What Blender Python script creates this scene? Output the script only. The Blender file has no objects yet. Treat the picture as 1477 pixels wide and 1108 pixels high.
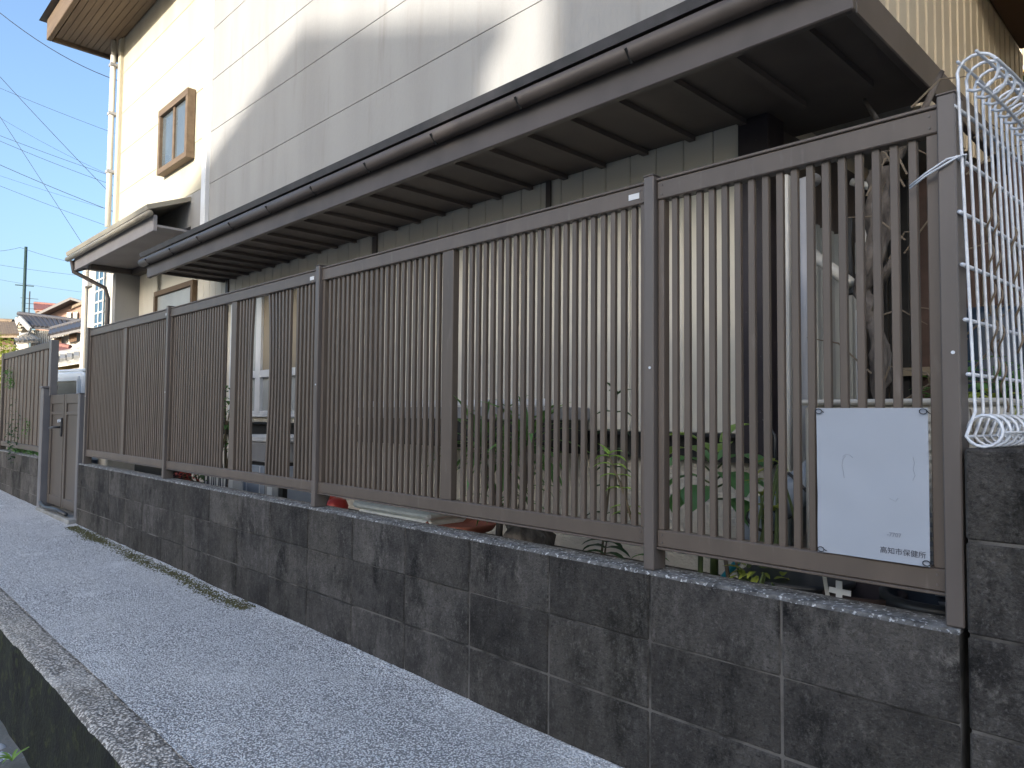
import bpy, bmesh, math, random
from mathutils import Vector, Matrix, noise
random.seed(11)
S = bpy.context.scene
COL = S.collection
RAD = math.radians

# ---------------------------------------------------------------- camera
CAM = Vector((1.2552, -1.7969, 0.4500))
HEAD, PITCH, ROLL, FPX = 0.774458, 0.044928, 0.008645, 1048.6
PW, PH = 1477.0, 1108.0
FWD = Vector((-math.cos(HEAD)*math.cos(PITCH), math.sin(HEAD)*math.cos(PITCH), math.sin(PITCH)))
_rt = FWD.cross(Vector((0, 0, 1))).normalized(); _up = _rt.cross(FWD)
RT = math.cos(ROLL)*_rt + math.sin(ROLL)*_up
UP = -math.sin(ROLL)*_rt + math.cos(ROLL)*_up
cam = bpy.data.cameras.new('camera'); camo = bpy.data.objects.new('camera', cam); COL.objects.link(camo)
m = Matrix((RT, UP, -FWD)).transposed().to_4x4(); m.translation = CAM
camo.matrix_world = m
cam.sensor_fit = 'HORIZONTAL'; cam.sensor_width = 36.0; cam.lens = FPX/PW*36.0
cam.clip_start = 0.02; cam.clip_end = 2000
S.camera = camo

# ---------------------------------------------------------------- sky, sun, exposure
ELEV = RAD(15); SAZ = Vector((0.3, -0.954, 0)).normalized()
SUN = (SAZ*math.cos(ELEV) + Vector((0, 0, math.sin(ELEV)))).normalized()
w = bpy.data.worlds.new('World'); S.world = w; w.use_nodes = True
nt = w.node_tree; bg = nt.nodes['Background']
sky = nt.nodes.new('ShaderNodeTexSky'); sky.sky_type = 'NISHITA'; sky.sun_disc = False
sky.sun_elevation = ELEV; sky.sun_rotation = math.atan2(SAZ.x, SAZ.y)
sky.air_density = 1.0; sky.dust_density = 4.5; sky.ozone_density = 3.0; sky.altitude = 50
nt.links.new(sky.outputs[0], bg.inputs[0]); bg.inputs[1].default_value = 0.14
sl = bpy.data.lights.new('sun', 'SUN'); sl.energy = 2.4; sl.angle = RAD(0.55); sl.color = (1.0, 0.94, 0.84)
so = bpy.data.objects.new('sun', sl); COL.objects.link(so); so.location = SUN*60
so.rotation_euler = (-SUN).to_track_quat('-Z', 'Y').to_euler()
S.view_settings.view_transform = 'Standard'; S.view_settings.look = 'None'
S.view_settings.exposure = 1.68; S.view_settings.gamma = 1.0; S.view_settings.use_curve_mapping = False
S.render.engine = 'CYCLES'
S.cycles.max_bounces = 8; S.cycles.diffuse_bounces = 5

def ray(u, v):
    return (FWD + RT*((u-PW/2)/FPX) + UP*((PH/2-v)/FPX))
def at(u, v, dist):                       # point at a given distance along the ray through a photo pixel
    return CAM + ray(u, v).normalized()*dist
def onp(u, v, ax, val):
    d = ray(u, v); return CAM + d*((val-CAM[ax])/d[ax])

# ---------------------------------------------------------------- materials
MATS = {}
def mat(name, c1, c2=None, scale=6.0, rough=0.7, bump=0.0, bscale=60.0, metal=0.0, stretch=(1,1,1), rnd=0.0,
        c3=None, s3=30.0, lo3=.55, hi3=.7, spec=0.5, detail=6.0, lo=.35, hi=.68):
    m = bpy.data.materials.new(name); m.use_nodes = True; MATS[name] = m
    n = m.node_tree.nodes; L = m.node_tree.links; b = n['Principled BSDF']
    b.inputs['Roughness'].default_value = rough; b.inputs['Metallic'].default_value = metal
    b.inputs['Specular IOR Level'].default_value = spec
    geo = n.new('ShaderNodeNewGeometry'); mp = n.new('ShaderNodeMapping'); mp.inputs['Scale'].default_value = stretch
    L.new(geo.outputs['Position'], mp.inputs[0])
    def ns(sc, det=detail):
        t = n.new('ShaderNodeTexNoise'); t.inputs['Scale'].default_value = sc; t.inputs['Detail'].default_value = det
        L.new(mp.outputs[0], t.inputs['Vector']); return t.outputs[0]
    def ramp(f, a, bb):
        r = n.new('ShaderNodeMapRange'); r.inputs[1].default_value = a; r.inputs[2].default_value = bb; L.new(f, r.inputs[0]); return r.outputs[0]
    def mix(f, a, bb):
        x = n.new('ShaderNodeMix'); x.data_type = 'RGBA'; L.new(f, x.inputs[0])
        for s, i in ((a, 6), (bb, 7)):
            if isinstance(s, tuple): x.inputs[i].default_value = s+(1,)
            else: L.new(s, x.inputs[i])
        return x.outputs[2]
    c2 = c2 or tuple(v*0.75 for v in c1)
    col = mix(ramp(ns(scale), lo, hi), tuple(c1), tuple(c2))
    if c3: col = mix(ramp(ns(s3), lo3, hi3), col, tuple(c3))
    if rnd:
        oi = n.new('ShaderNodeObjectInfo'); hsv = n.new('ShaderNodeHueSaturation')
        L.new(ramp(oi.outputs['Random'], 0, 1), hsv.inputs['Value'])
        mr = hsv.inputs['Value'].links[0].from_node; mr.inputs[3].default_value = 1-rnd; mr.inputs[4].default_value = 1+rnd
        L.new(col, hsv.inputs['Color']); col = hsv.outputs[0]
    L.new(col, b.inputs['Base Color'])
    if bump:
        bp = n.new('ShaderNodeBump'); bp.inputs['Strength'].default_value = bump; bp.inputs['Distance'].default_value = 0.01
        L.new(ns(bscale, 4), bp.inputs['Height']); L.new(bp.outputs[0], b.inputs['Normal'])
    return m

def leafmat(name, c1, c2):
    m = mat(name, c1, c2, scale=9, rough=.45, rnd=.25)
    n = m.node_tree.nodes; L = m.node_tree.links; b = n['Principled BSDF']; out = n['Material Output']
    tr = n.new('ShaderNodeBsdfTranslucent'); tr.inputs[0].default_value = (c1[0]*1.6, c1[1]*1.7, c1[2], 1)
    mx = n.new('ShaderNodeMixShader'); mx.inputs[0].default_value = .3
    L.new(b.outputs[0], mx.inputs[1]); L.new(tr.outputs[0], mx.inputs[2]); L.new(mx.outputs[0], out.inputs[0])
    return m

# weathered aluminium fence, warm grey brown
mat('fence', (.120,.095,.077), (.099,.079,.065), scale=5, rough=.42, bump=.04, bscale=300, rnd=.07, stretch=(3,3,.6), c3=(.165,.14,.122), s3=14, lo3=.62, hi3=.85)
mat('fence_post', (.128,.110,.100), (.106,.091,.083), scale=5, rough=.38, bump=.03, bscale=200, rnd=.05, stretch=(3,3,.5))
mat('fence_cool', (.15,.148,.158), (.125,.124,.132), scale=4, rough=.4, bump=.03, bscale=200)
mat('gate', (.092,.076,.064), (.078,.065,.056), scale=4, rough=.45)
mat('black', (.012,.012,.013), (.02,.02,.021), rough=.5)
mat('mortar', (.13,.123,.115), (.025,.024,.022), scale=6, lo=.42, hi=.58, rough=.95, bump=.4, bscale=150)
mat('cap', (.20,.20,.198), (.05,.05,.05), scale=26, rough=.95, bump=.9, bscale=120, c3=(.55,.56,.57), s3=90, lo3=.57, hi3=.66)
mat('siding', (.69,.65,.555), (.63,.59,.50), scale=2.2, rough=.55, bump=.05, bscale=200, rnd=.03, stretch=(1,1,.4))
mat('stucco', (.74,.69,.59), (.64,.59,.50), scale=5, rough=.95, bump=1.0, bscale=110)
mat('white_wall', (.33,.327,.318), (.285,.28,.27), scale=2.2, rough=.75, bump=.35, bscale=140, rnd=.02, stretch=(1.5,1.5,.18), c3=(.26,.25,.235), s3=7, lo3=.58, hi3=.8)
mat('cream_wall', (.50,.46,.36), (.43,.39,.295), scale=2, rough=.75, bump=.3, bscale=120, rnd=.02, stretch=(1.5,1.5,.2))
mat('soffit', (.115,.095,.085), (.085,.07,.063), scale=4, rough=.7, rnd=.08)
mat('soffit_grey', (.34,.32,.32), (.27,.25,.25), scale=3, rough=.7)
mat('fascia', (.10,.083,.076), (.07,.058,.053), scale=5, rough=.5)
mat('gutter', (.36,.33,.26), (.28,.25,.20), scale=6, rough=.45)
mat('wood_brown', (.155,.108,.066), (.11,.072,.043), scale=5, rough=.65, stretch=(.4,4,4))
mat('dark_trim', (.018,.013,.017), (.028,.021,.026), scale=14, rough=.6, c3=(.10,.09,.09), s3=60, lo3=.68, hi3=.74)
mat('corrugated', (.42,.43,.41), (.34,.35,.335), scale=3, rough=.5, metal=.1, stretch=(1,1,.3))
mat('white_plastic', (.72,.73,.74), (.64,.65,.66), rough=.35)
mat('grey_plastic', (.33,.33,.34), (.27,.27,.28), rough=.4)
mat('off_white', (.62,.60,.55), (.54,.52,.47), rough=.45)
mat('foam', (.74,.77,.76), (.62,.66,.65), scale=20, rough=.7, bump=.2, bscale=200)
mat('paper', (.37,.405,.465), (.35,.385,.445), scale=7, rough=.55, bump=.03, bscale=30)
mat('ink', (.06,.065,.09), rough=.8)
mat('ink_faint', (.25,.27,.32), rough=.8)
mat('mark_faint', (.35,.383,.441), rough=.8)
mat('terracotta', (.38,.13,.085), (.28,.09,.06), scale=12, rough=.75, bump=.15, bscale=120)
mat('brown_pot', (.09,.055,.045), (.06,.038,.03), scale=12, rough=.7)
mat('red', (.65,.06,.035), (.5,.04,.03), rough=.4)
mat('teal', (.03,.33,.42), (.02,.27,.36), rough=.35)
mat('black_plastic', (.03,.032,.036), (.045,.047,.052), rough=.4)
mat('blue_grey', (.34,.39,.46), (.28,.33,.40), rough=.5)
mat('galv', (.74,.78,.84), (.58,.61,.66), scale=60, rough=.4, metal=.1)
mat('bark', (.17,.145,.125), (.045,.037,.032), scale=26, rough=.95, bump=1.0, bscale=50, stretch=(1,1,.35), c3=(.30,.28,.26), s3=16, lo3=.6, hi3=.75)
mat('stem', (.13,.10,.06), (.09,.07,.04), rough=.8)
mat('stem_green', (.10,.14,.05), (.07,.10,.035), rough=.6)
mat('dry', (.20,.16,.115), (.13,.10,.07), scale=12, rough=.95)
leafmat('leaf_light', (.28,.42,.09), (.20,.34,.07))
leafmat('leaf_mid', (.11,.23,.07), (.07,.16,.05))
leafmat('leaf_dark', (.045,.10,.045), (.03,.07,.03))
leafmat('leaf_broad', (.17,.36,.15), (.11,.25,.10))
leafmat('leaf_yellow', (.30,.33,.06), (.22,.27,.05))
mat('moss', (.10,.095,.028), (.055,.048,.020), scale=30, rough=1, bump=1, bscale=130, c3=(.13,.13,.05), s3=55)
mat('litter', (.55,.57,.60), (.40,.42,.44), scale=30, rough=.9)
mat('soil', (.07,.055,.04), (.045,.035,.027), scale=9, rough=1, bump=.8, bscale=60)
mat('lane', (.24,.23,.21), (.16,.155,.13), scale=3, rough=.95, bump=.6, bscale=60, c3=(.25,.27,.29), s3=40, lo3=.6, hi3=.7)
mat('tile_dark', (.065,.06,.065), (.04,.038,.04), scale=12, rough=.5, rnd=.1)
mat('tile_red', (.24,.095,.07), (.18,.065,.05), scale=14, rough=.6, rnd=.1)
mat('tile_brown', (.21,.155,.10), (.14,.10,.065), scale=3, rough=.7, rnd=.1)
mat('pink_wall', (.34,.22,.17), (.31,.19,.15), scale=2, rough=.8)
mat('far_white', (.42,.40,.36), (.38,.36,.32), scale=1.2, rough=.8)
mat('far_cream', (.32,.27,.20), (.27,.23,.165), scale=2, rough=.8)
mat('neighbour_siding', (.56,.49,.37), (.50,.435,.325), scale=1.5, rough=.7)
mat('drum_blue', (.012,.028,.05), (.01,.02,.035), rough=.4)
mat('side_siding', (.66,.575,.43), (.60,.52,.385), scale=2, rough=.6, rnd=.04)
mat('far_yellow', (.34,.23,.085), (.27,.18,.065), scale=3, rough=.8, stretch=(4,4,.4))
mat('far_brown', (.13,.075,.042), (.10,.055,.03), scale=3, rough=.8)
mat('opp_wall', (.62,.58,.50), (.56,.52,.45), scale=1.5, rough=.85)
mat('pole_green', (.025,.05,.045), (.02,.04,.036), rough=.5)
mat('cable', (.05,.055,.065), rough=.6)
mat('car_white', (.62,.67,.72), (.60,.65,.70), rough=.2)
mat('car_green', (.03,.22,.15), (.025,.19,.13), rough=.25)
mat('tyre', (.02,.02,.02), rough=.8)
mat('concrete', (.30,.30,.29), (.20,.20,.19), scale=6, rough=.95, bump=.5, bscale=80)
mat('blue_sheet', (.045,.11,.18), (.035,.085,.145), scale=20, rough=.5)
def glassmat():
    m = mat('glass', (.10,.12,.13), (.07,.085,.095), scale=2, rough=.08, spec=.8); return m
glassmat()
mat('frosted', (.40,.41,.40), (.34,.35,.34), scale=3, rough=.25)

def blockmat():
    m = bpy.data.materials.new('block'); m.use_nodes = True; MATS['block'] = m
    n = m.node_tree.nodes; L = m.node_tree.links; b = n['Principled BSDF']; b.inputs['Roughness'].default_value = .93
    b.inputs['Specular IOR Level'].default_value = .25
    geo = n.new('ShaderNodeNewGeometry')
    def noise_(sc, det, stretch=(1,1,1), rough=.6):
        mp = n.new('ShaderNodeMapping'); mp.inputs['Scale'].default_value = stretch; L.new(geo.outputs['Position'], mp.inputs[0])
        t = n.new('ShaderNodeTexNoise'); t.inputs['Scale'].default_value = sc; t.inputs['Detail'].default_value = det; t.inputs['Roughness'].default_value = rough
        L.new(mp.outputs[0], t.inputs['Vector']); return t.outputs[0]
    def rng(f, a, bb, c=0, d=1):
        r = n.new('ShaderNodeMapRange'); r.inputs[1].default_value = a; r.inputs[2].default_value = bb; r.inputs[3].default_value = c; r.inputs[4].default_value = d
        L.new(f, r.inputs[0]); return r.outputs[0]
    def mix(f, a, bb, mode='MIX'):
        x = n.new('ShaderNodeMix'); x.data_type = 'RGBA'; x.blend_type = mode
        if isinstance(f, float): x.inputs[0].default_value = f
        else: L.new(f, x.inputs[0])
        for s, i in ((a, 6), (bb, 7)):
            if isinstance(s, tuple): x.inputs[i].default_value = s+(1,)
            else: L.new(s, x.inputs[i])
        return x.outputs[2]
    base = mix(rng(noise_(2.6, 9, (1,1,.8), .7), .38, .64), (.026,.024,.023), (.105,.098,.091))
    base = mix(rng(noise_(15, 9, (1,1,.30)), .52, .74, 0, .5), base, (.145,.137,.128))       # pale rain streaks
    base = mix(rng(noise_(3.4, 10, (1,1,.6), .75), .525, .63, 0, .92), base, (.007,.007,.0068)) # black algae
    base = mix(rng(noise_(1.3, 5), .48, .66, 0, .45), base, (.052,.047,.037))                 # brown tinge
    base = mix(rng(noise_(7, 10, (1,1,.7), .8), .58, .68, 0, .7), base, (.19,.178,.16))       # worn pale patches
    base = mix(rng(noise_(48, 8, (1,1,.8), .75), .50, .68, 0, .6), base, (.014,.0135,.013))   # dark mottling
    base = mix(rng(noise_(38, 8, (1,1,.7), .75), .54, .72, 0, .6), base, (.18,.17,.158))     # light mottling
    base = mix(rng(noise_(130, 4), .56, .80, 0, .6), base, (.16,.155,.15))                    # aggregate grains
    base = mix(rng(noise_(100, 4), .56, .74, 0, .75), base, (.008,.008,.008))                 # pores
    base = mix(rng(noise_(26, 6), .70, .75, 0, .5), base, (.24,.25,.26))                      # lichen spots
    oi = n.new('ShaderNodeObjectInfo'); hsv = n.new('ShaderNodeHueSaturation')
    L.new(rng(oi.outputs['Random'], 0, 1, .75, 1.3), hsv.inputs['Value']); L.new(base, hsv.inputs['Color'])
    L.new(hsv.outputs[0], b.inputs['Base Color'])
    bp = n.new('ShaderNodeBump'); bp.inputs['Strength'].default_value = 1.0; bp.inputs['Distance'].default_value = .009
    L.new(noise_(110, 5), bp.inputs['Height'])
    bp2 = n.new('ShaderNodeBump'); bp2.inputs['Strength'].default_value = .6; bp2.inputs['Distance'].default_value = .01
    L.new(noise_(18, 5), bp2.inputs['Height']); L.new(bp.outputs[0], bp2.inputs['Normal']); L.new(bp2.outputs[0], b.inputs['Normal'])
blockmat()

def gravelmat(name, light, mid, dark, vs, dirt, curb=False):
    m = bpy.data.materials.new(name); m.use_nodes = True; MATS[name] = m
    n = m.node_tree.nodes; L = m.node_tree.links; b = n['Principled BSDF']; b.inputs['Roughness'].default_value = .75
    geo = n.new('ShaderNodeNewGeometry')
    wn = n.new('ShaderNodeTexNoise'); wn.inputs['Scale'].default_value = 60; L.new(geo.outputs['Position'], wn.inputs['Vector'])
    vm = n.new('ShaderNodeVectorMath'); vm.operation = 'MULTIPLY_ADD'; L.new(wn.outputs[1], vm.inputs[0]); vm.inputs[1].default_value = (.012,.012,.012); L.new(geo.outputs['Position'], vm.inputs[2])
    def vor(sc, feat='F1'):
        v = n.new('ShaderNodeTexVoronoi'); v.feature = feat; v.inputs['Scale'].default_value = sc; L.new(vm.outputs[0], v.inputs['Vector']); return v
    v = vor(vs); v2 = vor(vs*2.3)
    def rng(f, a, bb, c=0, d=1):
        r = n.new('ShaderNodeMapRange'); r.inputs[1].default_value = a; r.inputs[2].default_value = bb; r.inputs[3].default_value = c; r.inputs[4].default_value = d
        L.new(f, r.inputs[0]); return r.outputs[0]
    def mix(f, a, bb, mode='MIX'):
        x = n.new('ShaderNodeMix'); x.data_type = 'RGBA'; x.blend_type = mode; L.new(f, x.inputs[0])
        for s, i in ((a, 6), (bb, 7)):
            if isinstance(s, tuple): x.inputs[i].default_value = s+(1,)
            else: L.new(s, x.inputs[i])
        return x.outputs[2]
    sep = n.new('ShaderNodeSeparateColor'); L.new(v.outputs['Color'], sep.inputs[0])
    col = mix(rng(sep.outputs[0], .15, .85), light, mid)
    col = mix(rng(sep.outputs[1], .80, .97, 0, .9), col, dark)
    edge = rng(v.outputs['Distance'], .36, .60, 0, .9)
    col = mix(edge, col, dark)
    def ns(sc, det):
        t = n.new('ShaderNodeTexNoise'); t.inputs['Scale'].default_value = sc; t.inputs['Detail'].default_value = det
        L.new(geo.outputs['Position'], t.inputs['Vector']); return t.outputs[0]
    col = mix(rng(ns(1.3, 6), .42, .72, 0, .5), col, dirt)
    col = mix(rng(ns(6, 6), .58, .75, 0, .45), col, dirt)
    col = mix(rng(ns(2.3, 5), .60, .72, 0, .35), col, light)
    L.new(col, b.inputs['Base Color'])
    inv = n.new('ShaderNodeMath'); inv.operation = 'SUBTRACT'; inv.inputs[0].default_value = 1; L.new(v.outputs['Distance'], inv.inputs[1])
    bp = n.new('ShaderNodeBump'); bp.inputs['Strength'].default_value = 1.0; bp.inputs['Distance'].default_value = .006; L.new(inv.outputs[0], bp.inputs['Height'])
    L.new(bp.outputs[0], b.inputs['Normal'])
gravelmat('gravel', (.97,.97,.97), (.84,.84,.85), (.17,.17,.175), 138, (.62,.61,.60))
gravelmat('curb', (.82,.77,.71), (.54,.50,.45), (.11,.10,.088), 95, (.36,.325,.27))
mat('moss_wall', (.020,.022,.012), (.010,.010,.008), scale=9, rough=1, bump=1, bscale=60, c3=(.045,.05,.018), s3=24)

# ---------------------------------------------------------------- mesh helpers
class MB:
    def __init__(s): s.v = []; s.f = []
    def add(s, vs, fs):
        k = len(s.v); s.v += [tuple(p) for p in vs]; s.f += [tuple(i+k for i in f) for f in fs]; return s
    def box(s, x0, x1, y0, y1, z0, z1):
        return s.add([(x,y,z) for x in (x0,x1) for y in (y0,y1) for z in (z0,z1)],
                     [(0,1,3,2),(4,6,7,5),(0,4,5,1),(2,3,7,6),(0,2,6,4),(1,5,7,3)])
    def bar(s, a, b, w, h, up=(0,0,1)):
        a, b = Vector(a), Vector(b); d = (b-a).normalized(); u = Vector(up)
        if abs(d.dot(u)) > .98: u = Vector((0,1,0))
        x = d.cross(u).normalized(); y = x.cross(d)
        vs = [p + x*sx*w/2 + y*sy*h/2 for p in (a,b) for sx in (-1,1) for sy in (-1,1)]
        return s.add(vs, [(0,1,3,2),(4,6,7,5),(0,4,5,1),(2,3,7,6),(0,2,6,4),(1,5,7,3)])
    def tube(s, pts, r, n=8, cap=True):
        pts = [Vector(p) for p in pts]; rs = r if isinstance(r, (list, tuple)) else [r]*len(pts)
        vs = []; prev = None
        for i, p in enumerate(pts):
            t = (pts[min(i+1,len(pts)-1)]-pts[max(i-1,0)]).normalized()
            if prev is None:
                a = Vector((0,0,1)) if abs(t.z) < .9 else Vector((1,0,0)); x = t.cross(a).normalized()
            else: x = (prev - t*prev.dot(t)).normalized()
            prev = x; y = t.cross(x)
            vs += [p + (x*math.cos(2*math.pi*k/n) + y*math.sin(2*math.pi*k/n))*rs[i] for k in range(n)]
        fs = [(i*n+k, i*n+(k+1)%n, (i+1)*n+(k+1)%n, (i+1)*n+k) for i in range(len(pts)-1) for k in range(n)]
        if cap: fs += [tuple(range(n))[::-1], tuple((len(pts)-1)*n+k for k in range(n))]
        return s.add(vs, fs)
    def lathe(s, prof, c, n=24):
        vs = [(c[0]+r*math.cos(2*math.pi*k/n), c[1]+r*math.sin(2*math.pi*k/n), c[2]+z) for r, z in prof for k in range(n)]
        fs = [(i*n+k, i*n+(k+1)%n, (i+1)*n+(k+1)%n, (i+1)*n+k) for i in range(len(prof)-1) for k in range(n)]
        fs += [tuple(range(n))[::-1], tuple((len(prof)-1)*n+k for k in range(n))]
        return s.add(vs, fs)
    def prism(s, poly, d):                 # polygon (3-D points) extruded by vector d
        k = len(poly); d = Vector(d); P = [Vector(p) for p in poly]
        return s.add(P + [p+d for p in P], [tuple(range(k))[::-1], tuple(range(k, 2*k))] + [(i,(i+1)%k,(i+1)%k+k,i+k) for i in range(k)])
    def leaf(s, base, d, length, width, droop=.3, segs=5, fold=.25, tip=1.0):
        d = Vector(d).normalized(); side = d.cross(Vector((0,0,1)))
        if side.length < .05: side = Vector((1,0,0))
        side.normalize(); p = Vector(base); vs = []; step = length/segs; cur = d.copy()
        for i in range(segs+1):
            t = i/segs; wd = width*.5*max(.04, math.sin(math.pi*min(1, (t*.93+.07)))**.8*(1-.25*t*tip))
            nrm = side.cross(cur).normalized()
            vs += [p - side*wd + nrm*wd*fold, p, p + side*wd + nrm*wd*fold]
            cur = (cur + Vector((0,0,-droop/segs*1.6))).normalized(); p = p + cur*step
        fs = []
        for i in range(segs):
            a = i*3; fs += [(a,a+1,a+4,a+3),(a+1,a+2,a+5,a+4)]
        return s.add(vs, fs)
    def mesh(s, name, smooth=False, bevel=0):
        me = bpy.data.meshes.new(name); me.from_pydata(s.v, [], s.f); me.update()
        bm = bmesh.new(); bm.from_mesh(me); bmesh.ops.recalc_face_normals(bm, faces=bm.faces)
        if bevel: bmesh.ops.bevel(bm, geom=bm.edges[:], offset=bevel, segments=1, affect='EDGES', profile=.5, clamp_overlap=True)
        if smooth:
            for f in bm.faces: f.smooth = True
        bm.to_mesh(me); bm.free()
        return me

def link(name, me, material, parent=None, loc=None):
    o = bpy.data.objects.new(name, me); COL.objects.link(o)
    if material and not me.materials: me.materials.append(MATS[material])
    if parent:
        o.parent = parent
        o.matrix_parent_inverse = parent.matrix_basis.inverted()
    if loc is not None: o.location = loc
    return o
def obj(name, mb, material, parent=None, smooth=False, bevel=0):
    return link(name, mb.mesh(name, smooth, bevel), material, parent)
def tag(o, label=None, cat=None, group=None, kind=None):
    if label: o['label'] = label
    if cat: o['category'] = cat
    if group: o['group'] = group
    if kind: o['kind'] = kind
    return o
def thing(name, label, cat, loc=(0,0,0), group=None):
    o = bpy.data.objects.new(name, None); COL.objects.link(o); o.location = loc; o.empty_display_size = .1
    return tag(o, label, cat, group)
def B(*a): return MB().box(*a)

# ================================================================ SETTING
def pz(x): return -0.602 - 0.0095*x            # path surface height along the wall
obj('ground', MB().box(-900, 700, -900, 900, -3.0, -1.0), 'lane')['kind'] = 'structure'
def sheet(name, xs, ys, zf, material, thick=.0):
    vs = [(x, y, zf(x, y)) for x in xs for y in ys]; ny = len(ys)
    fs = [(i*ny+j, (i+1)*ny+j, (i+1)*ny+j+1, i*ny+j+1) for i in range(len(xs)-1) for j in range(ny-1)]
    return obj(name, MB().add(vs, fs), material, smooth=True)
def frange(a, b, n): return [a+(b-a)*i/n for i in range(n+1)]
xs = frange(-30, -9, 30) + frange(-9, 3.5, 420)[1:]
def pathz(x, y):
    z = pz(x) + .010*noise.noise(Vector((x*.9, y*1.3, 0))) + .004*noise.noise(Vector((x*5, y*5, 3)))
    if y > -.1: z += (y+.1)*.10*(.6+.5*noise.noise(Vector((x*3, 0, 7))))
    return z
p = sheet('path', xs, frange(-.926, .02, 60), pathz, 'gravel'); p['kind'] = 'structure'
def curbz(x, y):
    e = max(0, (-1.035-y)/.03)
    return pz(x) - .012 + .010*noise.noise(Vector((x*4, y*8, 5))) + .006*noise.noise(Vector((x*19, y*19, 1))) - .018*e*e - .010*max(0, 1-abs(y+.920)/.010)*(.4+.8*noise.noise(Vector((x*1.1,0,3))))
def cy(x, y): return y
ys = [-.912 - .150*i/26 for i in range(27)]
vs, fs = [], []
cxs = frange(-12, 3.5, 520)
for x in cxs:
    wob = .012*noise.noise(Vector((x*1.7, 0, 0))) + .006*noise.noise(Vector((x*8, 0, 2)))
    row = [(x, y + wob*(1 if y > -.99 else .5), curbz(x, y)) for y in ys]
    row += [(x, ys[-1] + wob*.5 - .004 + .012*noise.noise(Vector((x*5, k*.8, 4))), curbz(x, ys[-1]) - .03 - .40*k/5) for k in range(6)]
    vs += row
n_ = len(ys)+6
for i in range(len(cxs)-1):
    for j in range(n_-1): fs.append((i*n_+j, (i+1)*n_+j, (i+1)*n_+j+1, i*n_+j+1))
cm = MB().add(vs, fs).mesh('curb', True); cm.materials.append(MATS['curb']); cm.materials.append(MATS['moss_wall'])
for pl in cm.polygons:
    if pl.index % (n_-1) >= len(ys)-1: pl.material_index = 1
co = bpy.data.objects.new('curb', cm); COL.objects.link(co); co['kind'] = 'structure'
# yard soil behind the walls
obj('yard', MB().box(-7.75, .82, .118, 9, -.98, -.20).box(.93, 40, .0, 60, -.9, -.35).box(-120, -7.75, .118, 120, -.99, -.75).box(-7.75, .93, 9, 120, -.99, -.75), 'soil')['kind'] = 'structure'

# moss strip at the foot of the wall
mb = MB(); n = 520
for i in range(n):
    x = -6.0 + 3.5*i/n
    dens = .55 + .9*noise.noise(Vector((x*1.6, 1, 0)))
    cen = -.065 - .04*noise.noise(Vector((x*1.1, 4, 0))); hw2 = .050 + .035*noise.noise(Vector((x*2.7, 9, 0)))
    for j in range(int(max(0, dens)*34)):
        cx, cyy = x + random.uniform(-.012,.012), min(-.004, random.gauss(cen, max(.012, hw2*.55)))
        r = random.uniform(.004,.011); z = pathz(cx, cyy)-.002
        k = 6; ph = random.random()*6
        ring = [(cx + r*math.cos(ph+2*math.pi*t/k)*random.uniform(.7,1.2), cyy + r*math.sin(ph+2*math.pi*t/k)*random.uniform(.7,1.2), z) for t in range(k)]
        mb.add(ring + [(cx, cyy, z + r*.55)], [(t, (t+1)%k, k) for t in range(k)])
tag(obj('moss', mb, 'moss', smooth=True), 'band of brown green moss along the foot of the block wall', 'moss', kind='stuff')
# pale loose chips beside the moss
mb = MB()
for i in range(2600):
    x = -6.0 + 6.2*random.random(); y = -.006 - .12*random.random()**2.2
    if noise.noise(Vector((x*3, y*6, 9))) < .05: continue
    r = random.uniform(.0025,.007); z = pathz(x, y)
    mb.add([(x-r,y,z),(x,y-r*.8,z),(x+r,y+.2*r,z),(x+.1*r,y+r,z),(x,y,z+r*.9)], [(0,1,4),(1,2,4),(2,3,4),(3,0,4)])
tag(obj('stone_chips', mb, 'litter'), 'pale loose stone chips scattered beside the moss', 'stone chips', kind='stuff')
# weeds and rubble at the bottom of the channel
mb = MB()
for i in range(700):
    x = random.uniform(-6, .5); y = random.uniform(-1.35, -1.09); r = random.uniform(.008,.03)
    k = 6; ring = [(x + r*math.cos(2*math.pi*t/k)*random.uniform(.7,1.2), y + r*math.sin(2*math.pi*t/k)*random.uniform(.7,1.2), -1.004) for t in range(k)]
    mb.add(ring + [(x, y, -1.0 + r*.7)], [(t, (t+1)%k, k) for t in range(k)])
tag(obj('channel_rubble', mb, 'litter', smooth=True), 'grey stones lying on the channel bed below the path', 'rubble', kind='stuff')
def weed(x, y, z, n, ln, mt, label):
    t = thing('weed', label, 'weed', (x, y, z))
    for i in range(n):
        a = random.random()*6.28
        obj('leaf', MB().leaf((x, y, z), (math.cos(a)*.6, math.sin(a)*.6, 1), ln*random.uniform(.6,1.1), ln*.12, .9), mt, t)
weed(-2.30, -1.13, -.96, 9, .11, 'leaf_light', 'small pale green weed growing low on the dark channel wall')
weed(-1.85, -1.14, -1.0, 8, .09, 'leaf_mid', 'tiny weed on the channel bed at the bottom left corner')

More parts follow.
